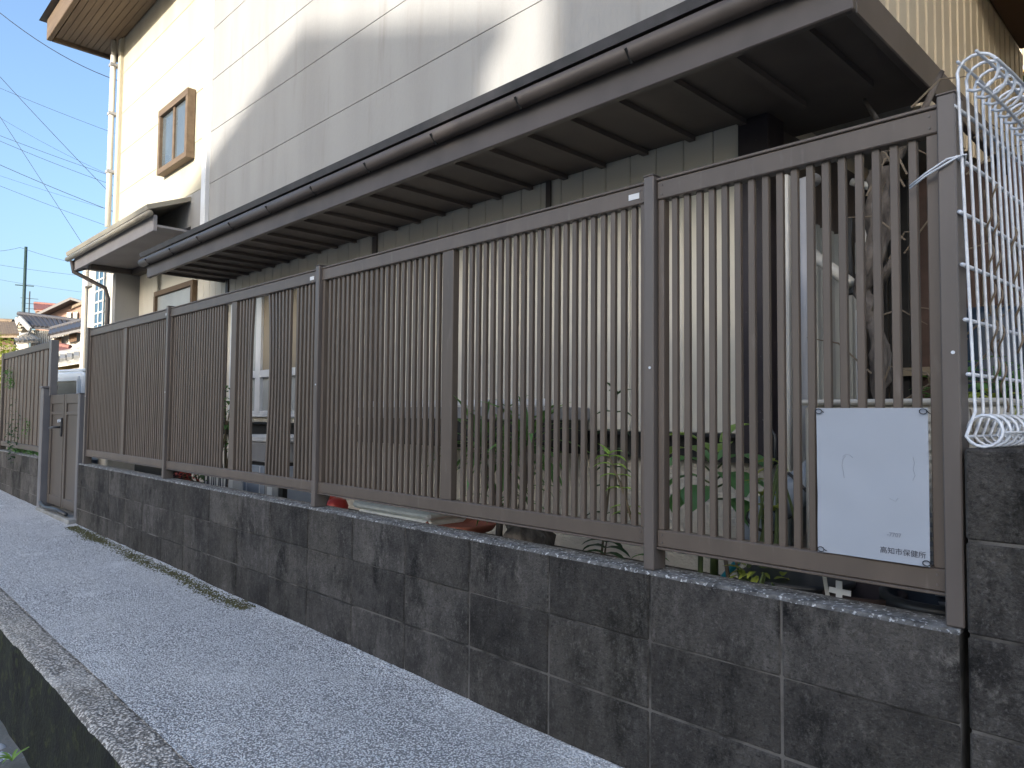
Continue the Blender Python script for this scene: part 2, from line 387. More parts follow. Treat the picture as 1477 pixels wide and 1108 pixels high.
# ================================================================ BLOCK WALLS
blk = MB().box(-.1968,.1968,-.05,.05,-.0968,.0968).mesh('block', False, .0042)
hblk = MB().box(-.0565,.0565,-.05,.05,-.0968,.0968).mesh('block_end', False, .005)
eblk = MB().box(-.058,.058,-.195,.195,-.0985,.0985).mesh('pillar_block', False, .006)
def wall(name, label, x_right, ncol, rows, ztop, end=True):
    t = thing(name, label, 'wall', (x_right-.2*ncol, .05, ztop-.2*rows))
    xl = x_right-.4*ncol-(.12 if end else 0)
    obj('mortar', B(xl+.003, x_right-.003, .0045, .0955, ztop-.2*rows-.02, ztop-.012), 'mortar', t)
    for c in range(ncol):
        for r in range(rows):
            o = link('block', blk, 'block', t); o.location = (x_right-.2-.4*c, .05+random.uniform(-.0015,.0015), ztop-.1-.2*r-(.004 if r == 0 else 0))
            o.rotation_euler = (random.uniform(-.004,.004), 0, random.uniform(-.003,.003))
    if end:
        for r in range(rows):
            o = link('block', hblk, 'block', t); o.location = (x_right-.4*ncol-.06, .05, ztop-.1-.2*r-(.004 if r == 0 else 0))
    # uneven mortar cap along the top
    vs, fs = [], []; N = int((x_right-xl)/.02)
    for i in range(N+1):
        x = xl+.002 + (x_right-xl-.004)*i/N
        fr = -.001 + .004*noise.noise(Vector((x*14, 0, 0))) + .0025*noise.noise(Vector((x*45, 3, 0)))
        h = .002*noise.noise(Vector((x*22, 1, 1)))
        vs += [(x, fr, ztop-.010+h), (x, fr+.006, ztop-.001+h), (x, .05, ztop+.001+.002*noise.noise(Vector((x*11, 8, 0)))), (x, .10, ztop), (x, .1, ztop-.010)]
    for i in range(N):
        for j in range(4): fs.append((i*5+j, (i+1)*5+j, (i+1)*5+j+1, i*5+j+1))
    fs += [(0,1,2,3,4), tuple(N*5+j for j in (4,3,2,1,0))]
    obj('mortar_cap', MB().add(vs, fs), 'cap', t)
    return t
wall('block_wall', 'long low dark concrete block wall carrying the slatted fence', .8, 17, 4, 0.0)
wall('block_wall', 'short concrete block wall left of the gate below the plain fence section', -7.66, 12, 4, -.02, False)
# taller wall end at the right, running back
t = thing('side_wall', 'taller block wall end at the right carrying the wire mesh panel', 'wall', (.87, .9, -.8))
obj('mortar', B(.817, .925, .006, 4.7, -.85, .385), 'mortar', t)
for r in range(6):
    for c in range(12):
        o = link('block', eblk, 'block', t); o.location = (.871, .197+.4*c, .292-.2*r)
stp = obj('stone_slab', MB().prism([(.87,-.42,-.66),(1.15,-.42,-.66),(1.15,-.1,-.66),(.90,-.1,-.66)], (0,0,.12)), 'concrete', bevel=.01)
tag(stp, 'pale stone slab at the bottom right corner beside the wall end', 'stone')

# ================================================================ FENCE
def rail_slope(x): return -.0045*x
def fence_rail(x0, x1, z0, z1, slope=0.0):
    mb = MB()
    def bx(y0, y1, a, b):
        mb.add([(x, y, z - slope*x) for x in (x0,x1) for y in (y0,y1) for z in (a,b)],
               [(0,1,3,2),(4,6,7,5),(0,4,5,1),(2,3,7,6),(0,2,6,4),(1,5,7,3)])
    bx(.029, .069, z0, z1)
    return mb, bx
SP = .0405
def slat_mesh(h):
    mb = MB().box(-.0092,.0092,-.0078,.0078,0,h); return mb.mesh('slat', False, .0016)
def panel(label, x0, x1, mid=None, missing=(), bows=None, pale=False, zb=.070, right_stile=.022, left_stile=.022, group=None):
    t = thing('slatted_fence', label, 'fence', ((x0+x1)/2, .05, zb), group)
    mtl = 'fence'
    mb, bx = fence_rail(x0, x1, 1.108, 1.164, .0045); obj('top_rail', mb, mtl, t, bevel=.003)
    mb, bx = fence_rail(x0, x1, 1.1655, 1.173, .0045); 
    tr = obj('rail_lip', MB().add([(x, y, z-.0045*x) for x in (x0,x1) for y in (.025,.073) for z in (1.1648,1.173)], [(0,1,3,2),(4,6,7,5),(0,4,5,1),(2,3,7,6),(0,2,6,4),(1,5,7,3)]), mtl, t, bevel=.002)
    mb, bx = fence_rail(x0, x1, zb, zb+.050, 0.001); obj('bottom_rail', mb, mtl, t, bevel=.003)
    mb, bx = fence_rail(x0, x1, zb-.0065, zb-.0008, 0.001); obj('rail_lip', MB().add([(x, y, z-.001*x) for x in (x0,x1) for y in (.026,.072) for z in (zb-.0075,zb-.0008)], [(0,1,3,2),(4,6,7,5),(0,4,5,1),(2,3,7,6),(0,2,6,4),(1,5,7,3)]), mtl, t, bevel=.0015)
    for xx in (x0+.018, x1-.018):
        for zz in (zb+.014, zb+.036, 1.122-.0045*xx, 1.150-.0045*xx): obj('rail_screw', MB().tube([(xx,.0285,zz),(xx,.0268,zz)], .0028, 8), 'fence_post', t)
    zt = lambda x: 1.108-.0045*x
    st = [(x0, x0+left_stile), (x1-right_stile, x1)]
    if mid: st.append(mid)
    for a, b in st:
        obj('stile', B(a+.001, b-.001, .033, .065, zb+.0505-.001*a, zt(b)-.001), mtl, t, bevel=.002)
    h = zt((x0+x1)/2) - (zb+.048)
    sm = slat_mesh(h+.004)
    x = x0+left_stile+.0215+.0095; k = 0
    while x < x1-right_stile-.012:
        ok = all(not (a-.024 < x < b+.024) for a, b in ([mid] if mid else [])) and all(not (a < x < b) for a, b in missing)
        if ok:
            bow = None
            if bows:
                for bx0, amt in bows:
                    if abs(x-bx0) < SP/2: bow = amt
            if bow:
                mb = MB(); N = 14; vs = []; fs = []
                for i in range(N+1):
                    s_ = i/N; z = zb+.048+h*s_; dx = bow*math.sin(math.pi*s_**1.15)
                    vs += [(x+dx+a, .05+b-.3*abs(dx), z) for a, b in ((-.0085,-.0072),(.0085,-.0072),(.0085,.0072),(-.0085,.0072))]
                for i in range(N):
                    for j in range(4): fs.append((i*4+j, i*4+(j+1)%4, (i+1)*4+(j+1)%4, (i+1)*4+j))
                obj('slat', mb.add(vs, fs), mtl, t)['label'] = 'slat bowed sideways'
            else:
                o = link('slat', sm, mtl, t); o.location = (x+random.uniform(-.0006,.0006), .05+random.uniform(-.0008,.0008), zb+.046)
                o.rotation_euler = (0, random.uniform(-.0006,.0006), random.uniform(-.03,.03))
        x += SP; k += 1
    return t
panel('slatted fence panel nearest the camera, with the white poster tied to it', .008, .768, None, right_stile=.028)
panel('slatted fence panel second from the right, with plants behind its slats', -1.964, -.034, (-1.022,-.952))
panel('slatted fence panel with missing and bowed slats, third from the right', -4.030, -2.006, (-3.025,-2.955),
      missing=((-3.13,-3.02),(-2.735,-2.575),(-2.29,-2.262)), bows=[(-2.57,.070),(-2.53,.056),(-2.49,.044),(-2.45,.032),(-2.41,.021),(-2.37,.010),(-2.76,-.012)])
panel('slatted fence panel at the left end beside the gate', -6.012, -4.072, (-5.06,-4.99))
def post(x, label, w=.036, zt=1.182, front=.014, zb=.0005, m_='fence_post'):
    zt2 = zt - .0045*x
    t = thing('fence_post', label, 'fence post', (x, .05, 0), 'posts of the slatted fence')
    obj('shaft', B(x-w/2, x+w/2, front, .08, zb, zt2), m_, t, bevel=.003)
    obj('cap', B(x-w/2-.001, x+w/2+.001, front-.001, .081, zt2+.0003, zt2+.004), m_, t, bevel=.001)
    s_ = MB().tube([(x+.006, front+.001, .60), (x+.006, front-.002, .60)], .004, 10); obj('screw', s_, 'galv', t)
    return t
post(.787, 'wide fence post at the right end beside the wire mesh', .037, 1.186)
post(-.013, 'fence post between the poster panel and the plant panel')
post(-1.985, 'fence post between the plant panel and the broken panel')
post(-4.051, 'fence post between the broken panel and the leftmost panel')
post(-6.03, 'fence post at the left end of the slatted fence by the gate')
for x, z, lab in ((-.076, 1.140, 'small white maker sticker on the top rail beside the poster panel post'), (-2.062, 1.145, 'small white sticker on the top rail of the broken panel'), (-4.10, 1.157, 'small white sticker on the top rail of the leftmost panel')):
    tag(obj('sticker', B(x-.02, x+.02, .0275, .0288, z-.014, z+.004), 'white_plastic'), lab, 'sticker')

# ---- fence section and gate further left
t = thing('plain_fence', 'plain grey panelled fence section left of the gate', 'fence', (-8.6, .05, -.02))
obj('top_rail', B(-9.86, -7.44, .03, .075, 1.12, 1.19), 'gate', t, bevel=.004)
obj('bottom_rail', B(-9.86, -7.62, .03, .075, .03, .09), 'gate', t, bevel=.004)
for x in (-9.88, -7.40): obj('post', B(x-.04, x+.04, .02, .09, .62 if x > -8 else -.019, 1.20), 'fence_cool' if x > -8 else 'gate', t, bevel=.004)
k = 0; x = -9.82
while x < -7.47:
    wdt = (.11,.07,.13,.05)[k % 4]
    obj('board', B(x, min(x+wdt, -7.45), .045+(k%2)*.010, .062+(k%2)*.010, .091, 1.119), 'fence', t, bevel=.003); x += wdt+.004; k += 1
for x, lab, zt, wd in ((-7.44, 'grey square gate post left of the gate with a flat cap', .70, .12), (-6.20, 'grey gate post between the gate and the slatted fence', .62, .07)):
    t = thing('gate_post', lab, 'gate post', (x, .03, -.6))
    obj('shaft', B(x-wd/2, x+wd/2, -.03 if wd > .1 else .005, .09, -.62, zt), 'fence_cool', t, bevel=.005)
    obj('cap', B(x-wd/2-.012, x+wd/2+.012, -.042, .102, zt+.0005, zt+.02) if wd > .1 else B(x-wd/2-.004, x+wd/2+.004, .0, .095, zt+.0005, zt+.012), 'fence_cool', t, bevel=.003)
t = thing('gate', 'brown grey double leaf garden gate with a lever handle', 'gate', (-6.8, .05, -.46))
for x0, x1 in ((-7.36,-6.815),(-6.79,-6.245)):
    lf = obj('leaf_panel', B(x0+.02, x1-.02, .045, .06, -.40, .585), 'gate', t, bevel=.002)
    for a in ((x0,x0+.06,-.46,.63),(x1-.06,x1,-.46,.63)): obj('stile', B(a[0],a[1],.03,.075,a[2],a[3]), 'gate', lf, bevel=.003)
    for z0, z1 in ((-.46,-.37),(.54,.63),(.43,.46)): obj('rail', B(x0+.0605, x1-.0605, .032, .073, z0, z1), 'gate', lf, bevel=.003)
hd = obj('handle_plate', B(-6.875, -6.83, .012, .029, .22, .40), 'black_plastic', t, bevel=.004)
obj('lever', MB().tube([(-6.85,.012,.31),(-6.85,-.03,.31),(-6.86,-.04,.31),(-7.0,-.045,.30)], .011, 8), 'black_plastic', hd, smooth=True)
obj('lock_cylinder', MB().tube([(-6.85,.011,.37),(-6.85,-.01,.37)], .016, 10), 'galv', hd)
tag(obj('gate_sill', B(-7.38, -6.14, -.06, .14, -.75, -.50), 'concrete', bevel=.008), 'low concrete sill below the garden gate', 'sill')
hz = MB().tube([(-7.34,-.03,-.455),(-7.0,-.06,-.47),(-6.7,-.03,-.462),(-6.3,-.04,-.47)], .018, 8)
tag(obj('hose', hz, 'black_plastic', smooth=True), 'dark hose lying on the sill under the gate', 'hose')

# ================================================================ HOUSE
WY = .90            # ground floor wall face
UY = .60            # upper wall face
H = thing('house', 'cream and white two storey house behind the slatted fence', 'house', (-3.8, 3, -.6))
obj('wall_core', B(-7.55, -.13, WY+.02, 7.5, .38, 2.1), 'siding', H)
obj('foundation', B(-7.55, -.09, WY+.07, 7.45, -.5, .27), 'stucco', H)
obj('black_strip', B(-7.56, -.06, WY+.035, WY+.1, .271, .379), 'black', H)  # black strip between the siding and the foundation
obj('drip_edge', B(-7.56, -.08, WY-.012, WY+.02, .371, .387), 'black', H, bevel=.002)
sidm = MB().box(0,.139,-.009,.009,0,1.29).mesh('siding_panel', False, .004)
sidm2 = MB().box(0,.139,-.009,.009,0,1.66).mesh('siding_panel_tall', False, .004)
x = -7.55
while x < -.22:
    long = x < -5.35
    if not (-6.98 < x < -5.95) and not (-3.15 < x < -1.95 and False):
        o = link('siding_panel', sidm2 if long else sidm, 'siding', H); o.location = (x, WY+.01, .388)
    else:
        obj('siding_panel', B(x, x+.139, WY+.001, WY+.019, .388, 1.30), 'siding', H, bevel=.004)
    x += .142
# dark vertical trims: corner pillar and panel joints
obj('corner_pillar', B(-.185, -.055, WY-.02, WY+.12, .30, 1.66), 'dark_trim', H, bevel=.004)
for xx, wd in ((-1.24,.03), (-2.81,.05), (-5.15,.05)): obj('joint_trim', B(xx-wd/2, xx+wd/2, WY-.012, WY-.0005, .389, 1.655), 'fascia', H)
# left ground floor window with brown frame, frosted glass
wn = obj('window', B(-6.98, -5.90, WY-.03, WY+.012, 1.30, 1.36), 'wood_brown', H)
obj('head', B(-6.98,-5.90,WY-.03,WY+.012,1.70,1.75), 'wood_brown', wn); obj('jamb', B(-6.98,-6.93,WY-.032,WY+.012,1.361,1.699), 'wood_brown', wn); obj('jamb', B(-5.95,-5.90,WY-.032,WY+.012,1.361,1.699), 'wood_brown', wn)
obj('pane', B(-6.929,-5.951,WY-.005,WY+.006,1.361,1.699), 'frosted', wn)
obj('wall_strip', B(-6.99, -5.87, WY+.001, WY+.019, 1.751, 2.05), 'siding', H)
# white garden window behind the broken panel
wn = obj('window', B(-4.95,-3.60,WY-.004,WY+.004,.46,1.48), 'frosted', H)
for a in ((-4.99,-4.93),(-4.49,-4.40),(-3.62,-3.56)): obj('frame_upright', B(a[0],a[1],WY-.035,WY-.001,.43,1.52), 'white_plastic', wn, bevel=.003)
for z in ((.43,.48),(.75,.81),(1.47,1.52)): obj('frame_rail', B(-4.929,-3.621,WY-.032,WY-.0015,z[0],z[1]), 'white_plastic', wn, bevel=.003)
obj('upper_pane', B(-4.399,-3.621,WY-.012,WY-.005,.811,1.469), 'far_cream', wn)
# long white sill ledge
lg = obj('sill_ledge', B(-2.52,-.955,.60,WY-.013,.437,.497), 'grey_plastic', H, bevel=.004)
obj('ledge_rail', B(-2.52,-.955,.598,.625,.5,.533), 'white_plastic', lg, bevel=.003)
obj('ledge_shadow', B(-2.50,-.97,.62,WY-.013,.33,.436), 'black', lg)  # black block standing in for the deep shadow below the ledge
# side wall of the house (facing the narrow side yard): corrugated sheet
for i in range(11):
    y = WY+.125+.076*i
    obj('corrugated_rib', MB().prism([(-.10,y,.28),(-.06,y+.016,.28),(-.06,y+.044,.28),(-.10,y+.060,.28)], (0,0,1.02)), 'corrugated', H)
obj('side_cladding', B(-.13,-.099,WY+.11,1.90,.28,1.30), 'corrugated', H)
obj('side_dark_boarding', B(-.13,-.095,WY+.13,3.6,1.301,1.66), 'fascia', H)
obj('side_dark_wall', B(-.13,-.095,1.901,3.6,.28,1.30), 'fascia', H)
# eave over the right part
SZ = 1.655
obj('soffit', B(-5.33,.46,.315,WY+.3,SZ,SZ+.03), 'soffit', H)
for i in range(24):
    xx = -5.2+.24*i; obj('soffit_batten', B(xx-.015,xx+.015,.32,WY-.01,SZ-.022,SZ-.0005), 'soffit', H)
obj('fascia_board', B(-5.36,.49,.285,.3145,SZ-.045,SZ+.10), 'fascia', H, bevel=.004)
obj('end_fascia', B(.4605,.49,.315,2.6,SZ-.045,SZ+.07), 'fascia', H, bevel=.004)
obj('gutter', MB().tube([(-5.4,.255,SZ+.085),(.52,.255,SZ+.085)], .034, 12), 'fascia', H, smooth=True)
for i in range(11): obj('gutter_bracket', MB().tube([(-5.2+.55*i,.289,SZ+.10),(-5.2+.55*i,.25,SZ+.045),(-5.2+.55*i,.215,SZ+.085)], .006, 6), 'black', H)
obj('eave_roof', MB().prism([(-5.4,.24,SZ+.13),(-5.4,.62,SZ+.27),(-5.4,.62,SZ+.31),(-5.4,.23,SZ+.165)], (5.93,0,0)), 'tile_dark', H)
# higher eave over the left part
ZA = 2.04
obj('soffit', B(-7.86,-5.37,.36,WY+.05,ZA+.03,ZA+.05), 'soffit_grey', H)
obj('soffit_beam', B(-7.64,-7.54,.40,WY-.001,ZA-.03,ZA+.028), 'fascia', H, bevel=.004)
obj('soffit_beam', B(-7.53,-5.37,WY-.09,WY-.002,ZA-.04,ZA+.028), 'fascia', H, bevel=.004)
obj('fascia_board', B(-7.90,-5.365,.325,.359,ZA-.01,ZA+.13), 'soffit_grey', H, bevel=.004)
obj('barge_board', MB().prism([(-7.93,.325,ZA-.03),(-7.93,.9,ZA+.20),(-7.93,.9,ZA+.36),(-7.93,.325,ZA+.12)], (.028,0,0)), 'soffit_grey', H)
obj('end_wall', MB().prism([(-7.901,.36,ZA+.051),(-7.901,.88,ZA+.051),(-7.901,.88,ZA+.25),(-7.901,.36,ZA+.10)], (.03,0,0)), 'soffit_grey', H)
obj('gutter', MB().tube([(-8.02,.285,ZA+.13),(-5.33,.285,ZA+.13)], .028, 12), 'gutter', H, smooth=True)
obj('eave_roof', MB().prism([(-8.0,.27,ZA+.16),(-8.0,.95,ZA+.44),(-8.0,.95,ZA+.48),(-8.0,.26,ZA+.20)], (2.66,0,0)), 'gutter', H)
obj('sleeve_wall', B(-7.68,-7.57,.66,WY+.3,-.3,ZA-.031), 'white_wall', H)
obj('downpipe', MB().tube([(-7.90,.30,ZA+.10),(-7.90,.32,ZA-.02),(-7.80,.62,ZA-.18),(-7.76,.64,ZA-.3),(-7.76,.64,-.4)], .022, 10), 'fascia', H, smooth=True)
# upper storey: white boards, cream bay at left
obj('upper_core', B(-7.45,.28,UY+.03,3.50,2.12,5.4), 'white_wall', H)
obj('upper_core', B(-5.33,.28,UY+.03,3.50,1.76,2.119), 'white_wall', H)
for i in range(24): obj('side_rib', B(.2801,.312,UY+.05+.12*i,UY+.135+.12*i,1.76,2.70 if UY+.12*i > 1.6 else 5.3), 'side_siding', H)
obj('side_cladding_sheet', B(.2801,.296,UY+.03,3.5,1.765,5.3), 'side_siding', H)
obj('side_eave', B(.3125,.62,2.2,3.42,2.705,2.82), 'far_brown', H, bevel=.006); obj('side_eave_roof', MB().prism([(.313,2.1,3.0),(.70,2.1,2.83),(.70,2.1,2.88),(.313,2.1,3.06)], (0,1.4,0)), 'tile_brown', H)
z = 1.96 if True else 0; k = 0
while z < 5.3:
    zz = min(z+.4485, 5.35)
    if zz-z > .05:
        obj('siding_board', MB().prism([(-4.93,UY+.0301,z),(-4.93,UY+.0255,z+.002),(-4.93,UY+.0275,zz-.001),(-4.93,UY+.0301,zz-.001)], (5.23,0,0)), 'white_wall', H)
        if z > 2.2: obj('siding_board', MB().prism([(-7.46,UY+.0301,z),(-7.46,UY+.0255,z+.002),(-7.46,UY+.0275,zz-.001),(-7.46,UY+.0301,zz-.001)], (2.44,0,0)), 'cream_wall', H)
    z += .45; k += 1
obj('corner_board', B(-5.019,-4.931,UY-.012,UY+.04,2.0,5.38), 'white_plastic', H, bevel=.004)
obj('corner_board', B(-7.50,-7.42,UY-.012,UY+.05,2.4,5.38), 'cream_wall', H, bevel=.004)
wn = obj('window', B(-6.02,-5.28,UY-.05,UY+.02,2.72,2.77), 'wood_brown', H)
obj('head', B(-6.02,-5.28,UY-.05,UY+.02,3.28,3.34), 'wood_brown', wn)
for a in (-6.02,-5.33): obj('jamb', B(a,a+.05,UY-.048,UY+.02,2.771,3.279), 'wood_brown', wn)
obj('pane', B(-5.969,-5.331,UY-.02,UY-.012,2.771,3.279), 'glass', wn); obj('mullion', B(-5.67,-5.63,UY-.035,UY-.021,2.771,3.279), 'wood_brown', wn)
# upper roof overhang with brown boards
UZ = 4.62
obj('upper_soffit', B(-7.95,1.0,.05,UY+.2,UZ,UZ+.03), 'wood_brown', H)
for i in range(9): obj('soffit_board', B(-7.93,-5.6,.07+.06*i,.125+.06*i,UZ-.02,UZ-.0005), 'wood_brown', H)
obj('upper_fascia', B(-8.0,1.05,.0,.049,UZ-.05,UZ+.18), 'wood_brown', H, bevel=.005)
obj('upper_barge', B(-8.0,-7.951,.05,3.9,UZ-.05,UZ+.18), 'wood_brown', H, bevel=.005)
obj('upper_roof', MB().prism([(-8.1,-.06,UZ+.19),(-8.1,2.0,UZ+.80),(-8.1,4.0,UZ+.19)], (9.25,0,0)), 'tile_dark', H)
obj('upper_downpipe', MB().tube([(-7.53,UY-.05,UZ-.03),(-7.53,UY-.05,2.5)], .03, 10), 'off_white', H, smooth=True)
for zz in (3.1,3.75,4.3): obj('pipe_bracket', B(-7.57,-7.49,UY-.085,UY+.0,zz,zz+.03), 'grey_plastic', H)

# ================================================================ HOUSES ACROSS THE LANE (behind the camera; they shade the fence)
def plain_house(label, x0, x1, y0, y1, ze, ridge=None, wallm='opp_wall', roofm='tile_dark'):
    t = thing('opposite_house', label, 'house', ((x0+x1)/2, (y0+y1)/2, -1.0))
    obj('wall', B(x0, x1, y0, y1, -1.05, ze), wallm, t)
    xm = (x0+x1)/2
    if ridge:
        obj('gable', MB().prism([(x0,y1-.001,ze+.001),(x1,y1-.001,ze+.001),(xm,y1-.001,ridge-.05)], (0,y0-y1+.002,0)), wallm, t)
        pit = (ridge-ze)/(xm-x0); o_ = .12
        for sgn, xe in ((-1,x0),(1,x1)):
            obj('roof_slope', MB().prism([(xm,y1+.15,ridge),(xe+sgn*o_,y1+.15,ze-pit*o_),(xe+sgn*o_,y1+.15,ze-pit*o_+.1),(xm,y1+.15,ridge+.1)], (0,y0-y1-.3,0)), roofm, t)
    else:
        obj('parapet', B(x0-.05,x1+.05,y0-.05,y1+.05,ze+.001,ze+.15), wallm, t)
    for zz in (.2, 3.0):
        for f in (.2,.6):
            xx = x0+(x1-x0)*f
            wn = obj('window', B(xx,xx+1.2,y1+.001,y1+.05,zz,zz+1.3), 'off_white', t); obj('pane', B(xx+.06,xx+1.14,y1+.051,y1+.06,zz+.06,zz+1.24), 'glass', wn)
    return t
plain_house('grey gabled house across the lane behind the camera', 1.13, 5.09, -27, -20.15, 8.17, 8.86)
annex = bpy.data.objects['opposite_house']
obj('annex_wall', B(5.091, 6.4, -26, -20.2, -1.05, 7.42), 'opp_wall', annex)
obj('annex_roof', B(5.22, 6.5, -26.1, -20.1, 7.421, 7.56), 'tile_dark', annex)
plain_house('tall flat roofed house across the lane to the right', 6.13, 18, -22, -18.5, 9.0)
plain_house('low flat roofed house across the lane to the left', -6.0, 1.0, -25, -20, 7.75)

# ================================================================ BACKGROUND
def far_house(name, label, c, yaw, L_, W_, hw, rise, wallm, roofm, over=.4, base=-.6, ribs=14, wins=(), gable_boards=False, group=None):
    """gable house: ridge along local x, length L_, width W_; c = ground point of its centre"""
    c = Vector(c); R = Matrix.Rotation(yaw, 4, 'Z'); R.translation = c
    t = thing(name, label, 'house', c, group)
    def P(pts): return [R @ Vector(p) for p in pts]
    def bx(x0,x1,y0,y1,z0,z1):
        b = MB().box(x0,x1,y0,y1,z0,z1); b.v = [tuple(R @ Vector(p)) for p in b.v]; return b
    obj('wall', bx(-L_/2, L_/2, -W_/2, W_/2, 0, hw), wallm, t)
    for s_ in (-1, 1):
        obj('gable', MB().prism(P([(s_*L_/2-s_*.002,-W_/2,hw+.001),(s_*L_/2-s_*.002,W_/2,hw+.001),(s_*L_/2-s_*.002,0,hw+rise)]), R.to_3x3() @ Vector((-s_*.15,0,0))), wallm, t)
        pit = rise/(W_/2); ye = W_/2+over
        rf = obj('roof_slope', MB().prism(P([(-L_/2-over,0,hw+rise+.02),(-L_/2-over,s_*ye,hw-pit*over+.02),(-L_/2-over,s_*ye,hw-pit*over+.16),(-L_/2-over,0,hw+rise+.18)]), R.to_3x3() @ Vector((L_+2*over,0,0))), roofm, t)
        if ribs:
            mb = MB()
            for i in range(ribs+1):
                xx = -L_/2-over+.08+(L_+2*over-.16)*i/ribs
                a, b_ = P([(xx,s_*.1,hw+rise+.16),(xx,s_*ye,hw-pit*over+.18)]); mb.bar(a, b_, .14, .12)
            for j in range(1, 7):
                yy = s_*ye*j/7; zz = hw+rise+.18-pit*abs(yy)*(1)
                a, b_ = P([(-L_/2-over,yy,zz),(L_/2+over,yy,zz)]); mb.bar(a, b_, .05, .05)
            obj('tile_rows', mb, roofm, rf)
        for s2 in (-1,1):
            a, b_ = P([(s2*(L_/2+over+.02),0,hw+rise+.05),(s2*(L_/2+over+.02),s_*ye,hw-pit*over+.05)])
            obj('barge_board', MB().bar(a, b_, .05, .22), 'far_white' if gable_boards else 'fascia', t)
    rg = MB().tube(P([(-L_/2-over-.05,0,hw+rise+.22),(L_/2+over+.05,0,hw+rise+.22)]), .13, 8); obj('ridge_tile', rg, roofm, t)
    for (fx, side, u, z0, w_, h_, mt) in wins:
        if fx == 'x': b = bx(side*L_/2, side*(L_/2+.05), u, u+w_, z0, z0+h_); g = bx(side*(L_/2+.051), side*(L_/2+.06), u+.07, u+w_-.07, z0+.07, z0+h_-.07)
        else: b = bx(u, u+w_, side*W_/2, side*(W_/2+.05), z0, z0+h_); g = bx(u+.07, u+w_-.07, side*(W_/2+.051), side*(W_/2+.06), z0+.07, z0+h_-.07)
        wn = obj('window', b, 'far_brown' if mt == 'far_brown' else 'off_white', t); obj('pane', g, mt, wn)
    return t
def ground_at(u, dist, z=-.76):
    d = ray(u, 600); d.z = 0; d.normalize(); return Vector((CAM.x+d.x*dist, CAM.y+d.y*dist, z))
UXH = Vector((RT.x, RT.y, 0)).normalized()
def fp(u, v, D):                       # point on the ray at horizontal depth D from the camera
    d = ray(u, v); h = Vector((FWD.x, FWD.y, 0)).normalized(); return CAM + d*(D/d.dot(h))
def away(m_): h = Vector((ray(60,600).x, ray(60,600).y, 0)).normalized(); return h*m_
def fpoly(name, pts, D, depth, material, parent):
    return obj(name, MB().prism([fp(u, v, dd) for u, v, dd in pts], away(depth)), material, parent)
def froof(name, quad, parent, material, ribs):      # sloped roof slab (u, v, distance) corners: ridge a-b, eave d-c
    a, b_, c, d = [fp(*p_) for p_ in quad]
    o = obj(name, MB().prism([a, b_, c, d], (0,0,.12)), material, parent)
    mb = MB()
    for i in range(ribs+1):
        t_ = i/ribs; p0, p1 = a.lerp(b_, t_), d.lerp(c, t_); mb.bar(p0+Vector((0,0,.16)), p1+Vector((0,0,.16)), .16, .12)
    for k in range(1, 8):
        t_ = k/8; mb.bar(a.lerp(d, t_)+Vector((0,0,.14)), b_.lerp(c, t_)+Vector((0,0,.14)), .05, .05)
    obj('tile_rows', mb, material, o); obj('ridge_tile', MB().tube([a+Vector((0,0,.2)), b_+Vector((0,0,.2))], .16, 8), material, o)
    return o
def fbar(name, a, b_, w_, h_, material, parent): return obj(name, MB().bar(fp(*a), fp(*b_), w_, h_), material, parent)
GZ = -.76
def to_ground(name, u0, u1, v0, v1, D, depth, material, parent):
    a, b_ = fp(u0, v0, D), fp(u1, v1, D)
    return obj(name, MB().prism([a, b_, Vector((b_.x,b_.y,GZ)), Vector((a.x,a.y,GZ))], away(depth)), material, parent)
# pink house, farthest
t = thing('pink_house', 'pink walled house with dark sloping roof behind the tiled house', 'house', ground_at(88, 70))
fpoly('wall', [(56,457,66),(106,434,66),(150,446,66),(150,520,66),(56,520,66)], 66, 6, 'pink_wall', t)
fbar('roof_edge', (50,459,65.5), (107.5,432,65.5), 1.2, .22, 'tile_dark', t); fbar('roof_edge', (107,432,65.5), (152,446,65.5), 1.2, .22, 'tile_dark', t)
for u0 in (96.5, 105.5):
    wn = fpoly('window', [(u0,451,65.9),(u0+6.5,450,65.9),(u0+6.5,463,65.9),(u0,463,65.9)], 65, .05, 'off_white', t); fpoly('pane', [(u0+.8,452,65.8),(u0+5.7,451,65.8),(u0+5.7,462,65.8),(u0+.8,462,65.8)], 65, .05, 'glass', wn)
fpoly('side_eave', [(104,441,64),(120,434,64),(120,438,64),(104,445,64)], 64, 1, 'tile_brown', t)
t = thing('red_roof_house', 'distant house showing a strip of red tiled roof', 'house', ground_at(66, 76))
froof('roof', [(49.5,440,77),(84,443,77),(84,449,74),(50,449,74)], t, 'tile_red', 12); fpoly('wall', [(51,448,74.5),(82,450,74.5),(82,520,74.5),(51,520,74.5)], 74, 4, 'far_brown', t)
# dark tiled gable house
t = thing('tiled_house', 'house with dark grey tiled gable roof left of the white building', 'house', ground_at(70, 47))
froof('roof', [(27,457,48),(122,469,46),(122,480,43.5),(43,474,45)], t, 'tile_dark', 13)
fpoly('roof_back', [(27,457,48),(24,456,48.5),(12,481,48.5),(15,481.5,48)], 48, .6, 'tile_dark', t)
fbar('barge_board', (27,459,46.4), (15,482,46.4), .12, .30, 'far_white', t); fbar('barge_board', (28,459,45.6), (44,476,44.6), .12, .30, 'far_white', t)
fpoly('gable_wall', [(28,466,47.2),(41,478,47.2),(41,520,47.2),(21,520,47.2),(19,482,47.2)], 47, 3, 'far_white', t)
for k in range(4): fbar('gable_rafter', (27-2.0*k,464+4.3*k,46.8), (32+1.5*k,464.5+4*k,46.6), .5, .10, 'far_cream', t)
fpoly('side_wall', [(44,476,45.6),(118,480,44.2),(118,520,44.2),(44,520,45.6)], 45, 2.2, 'far_cream', t)
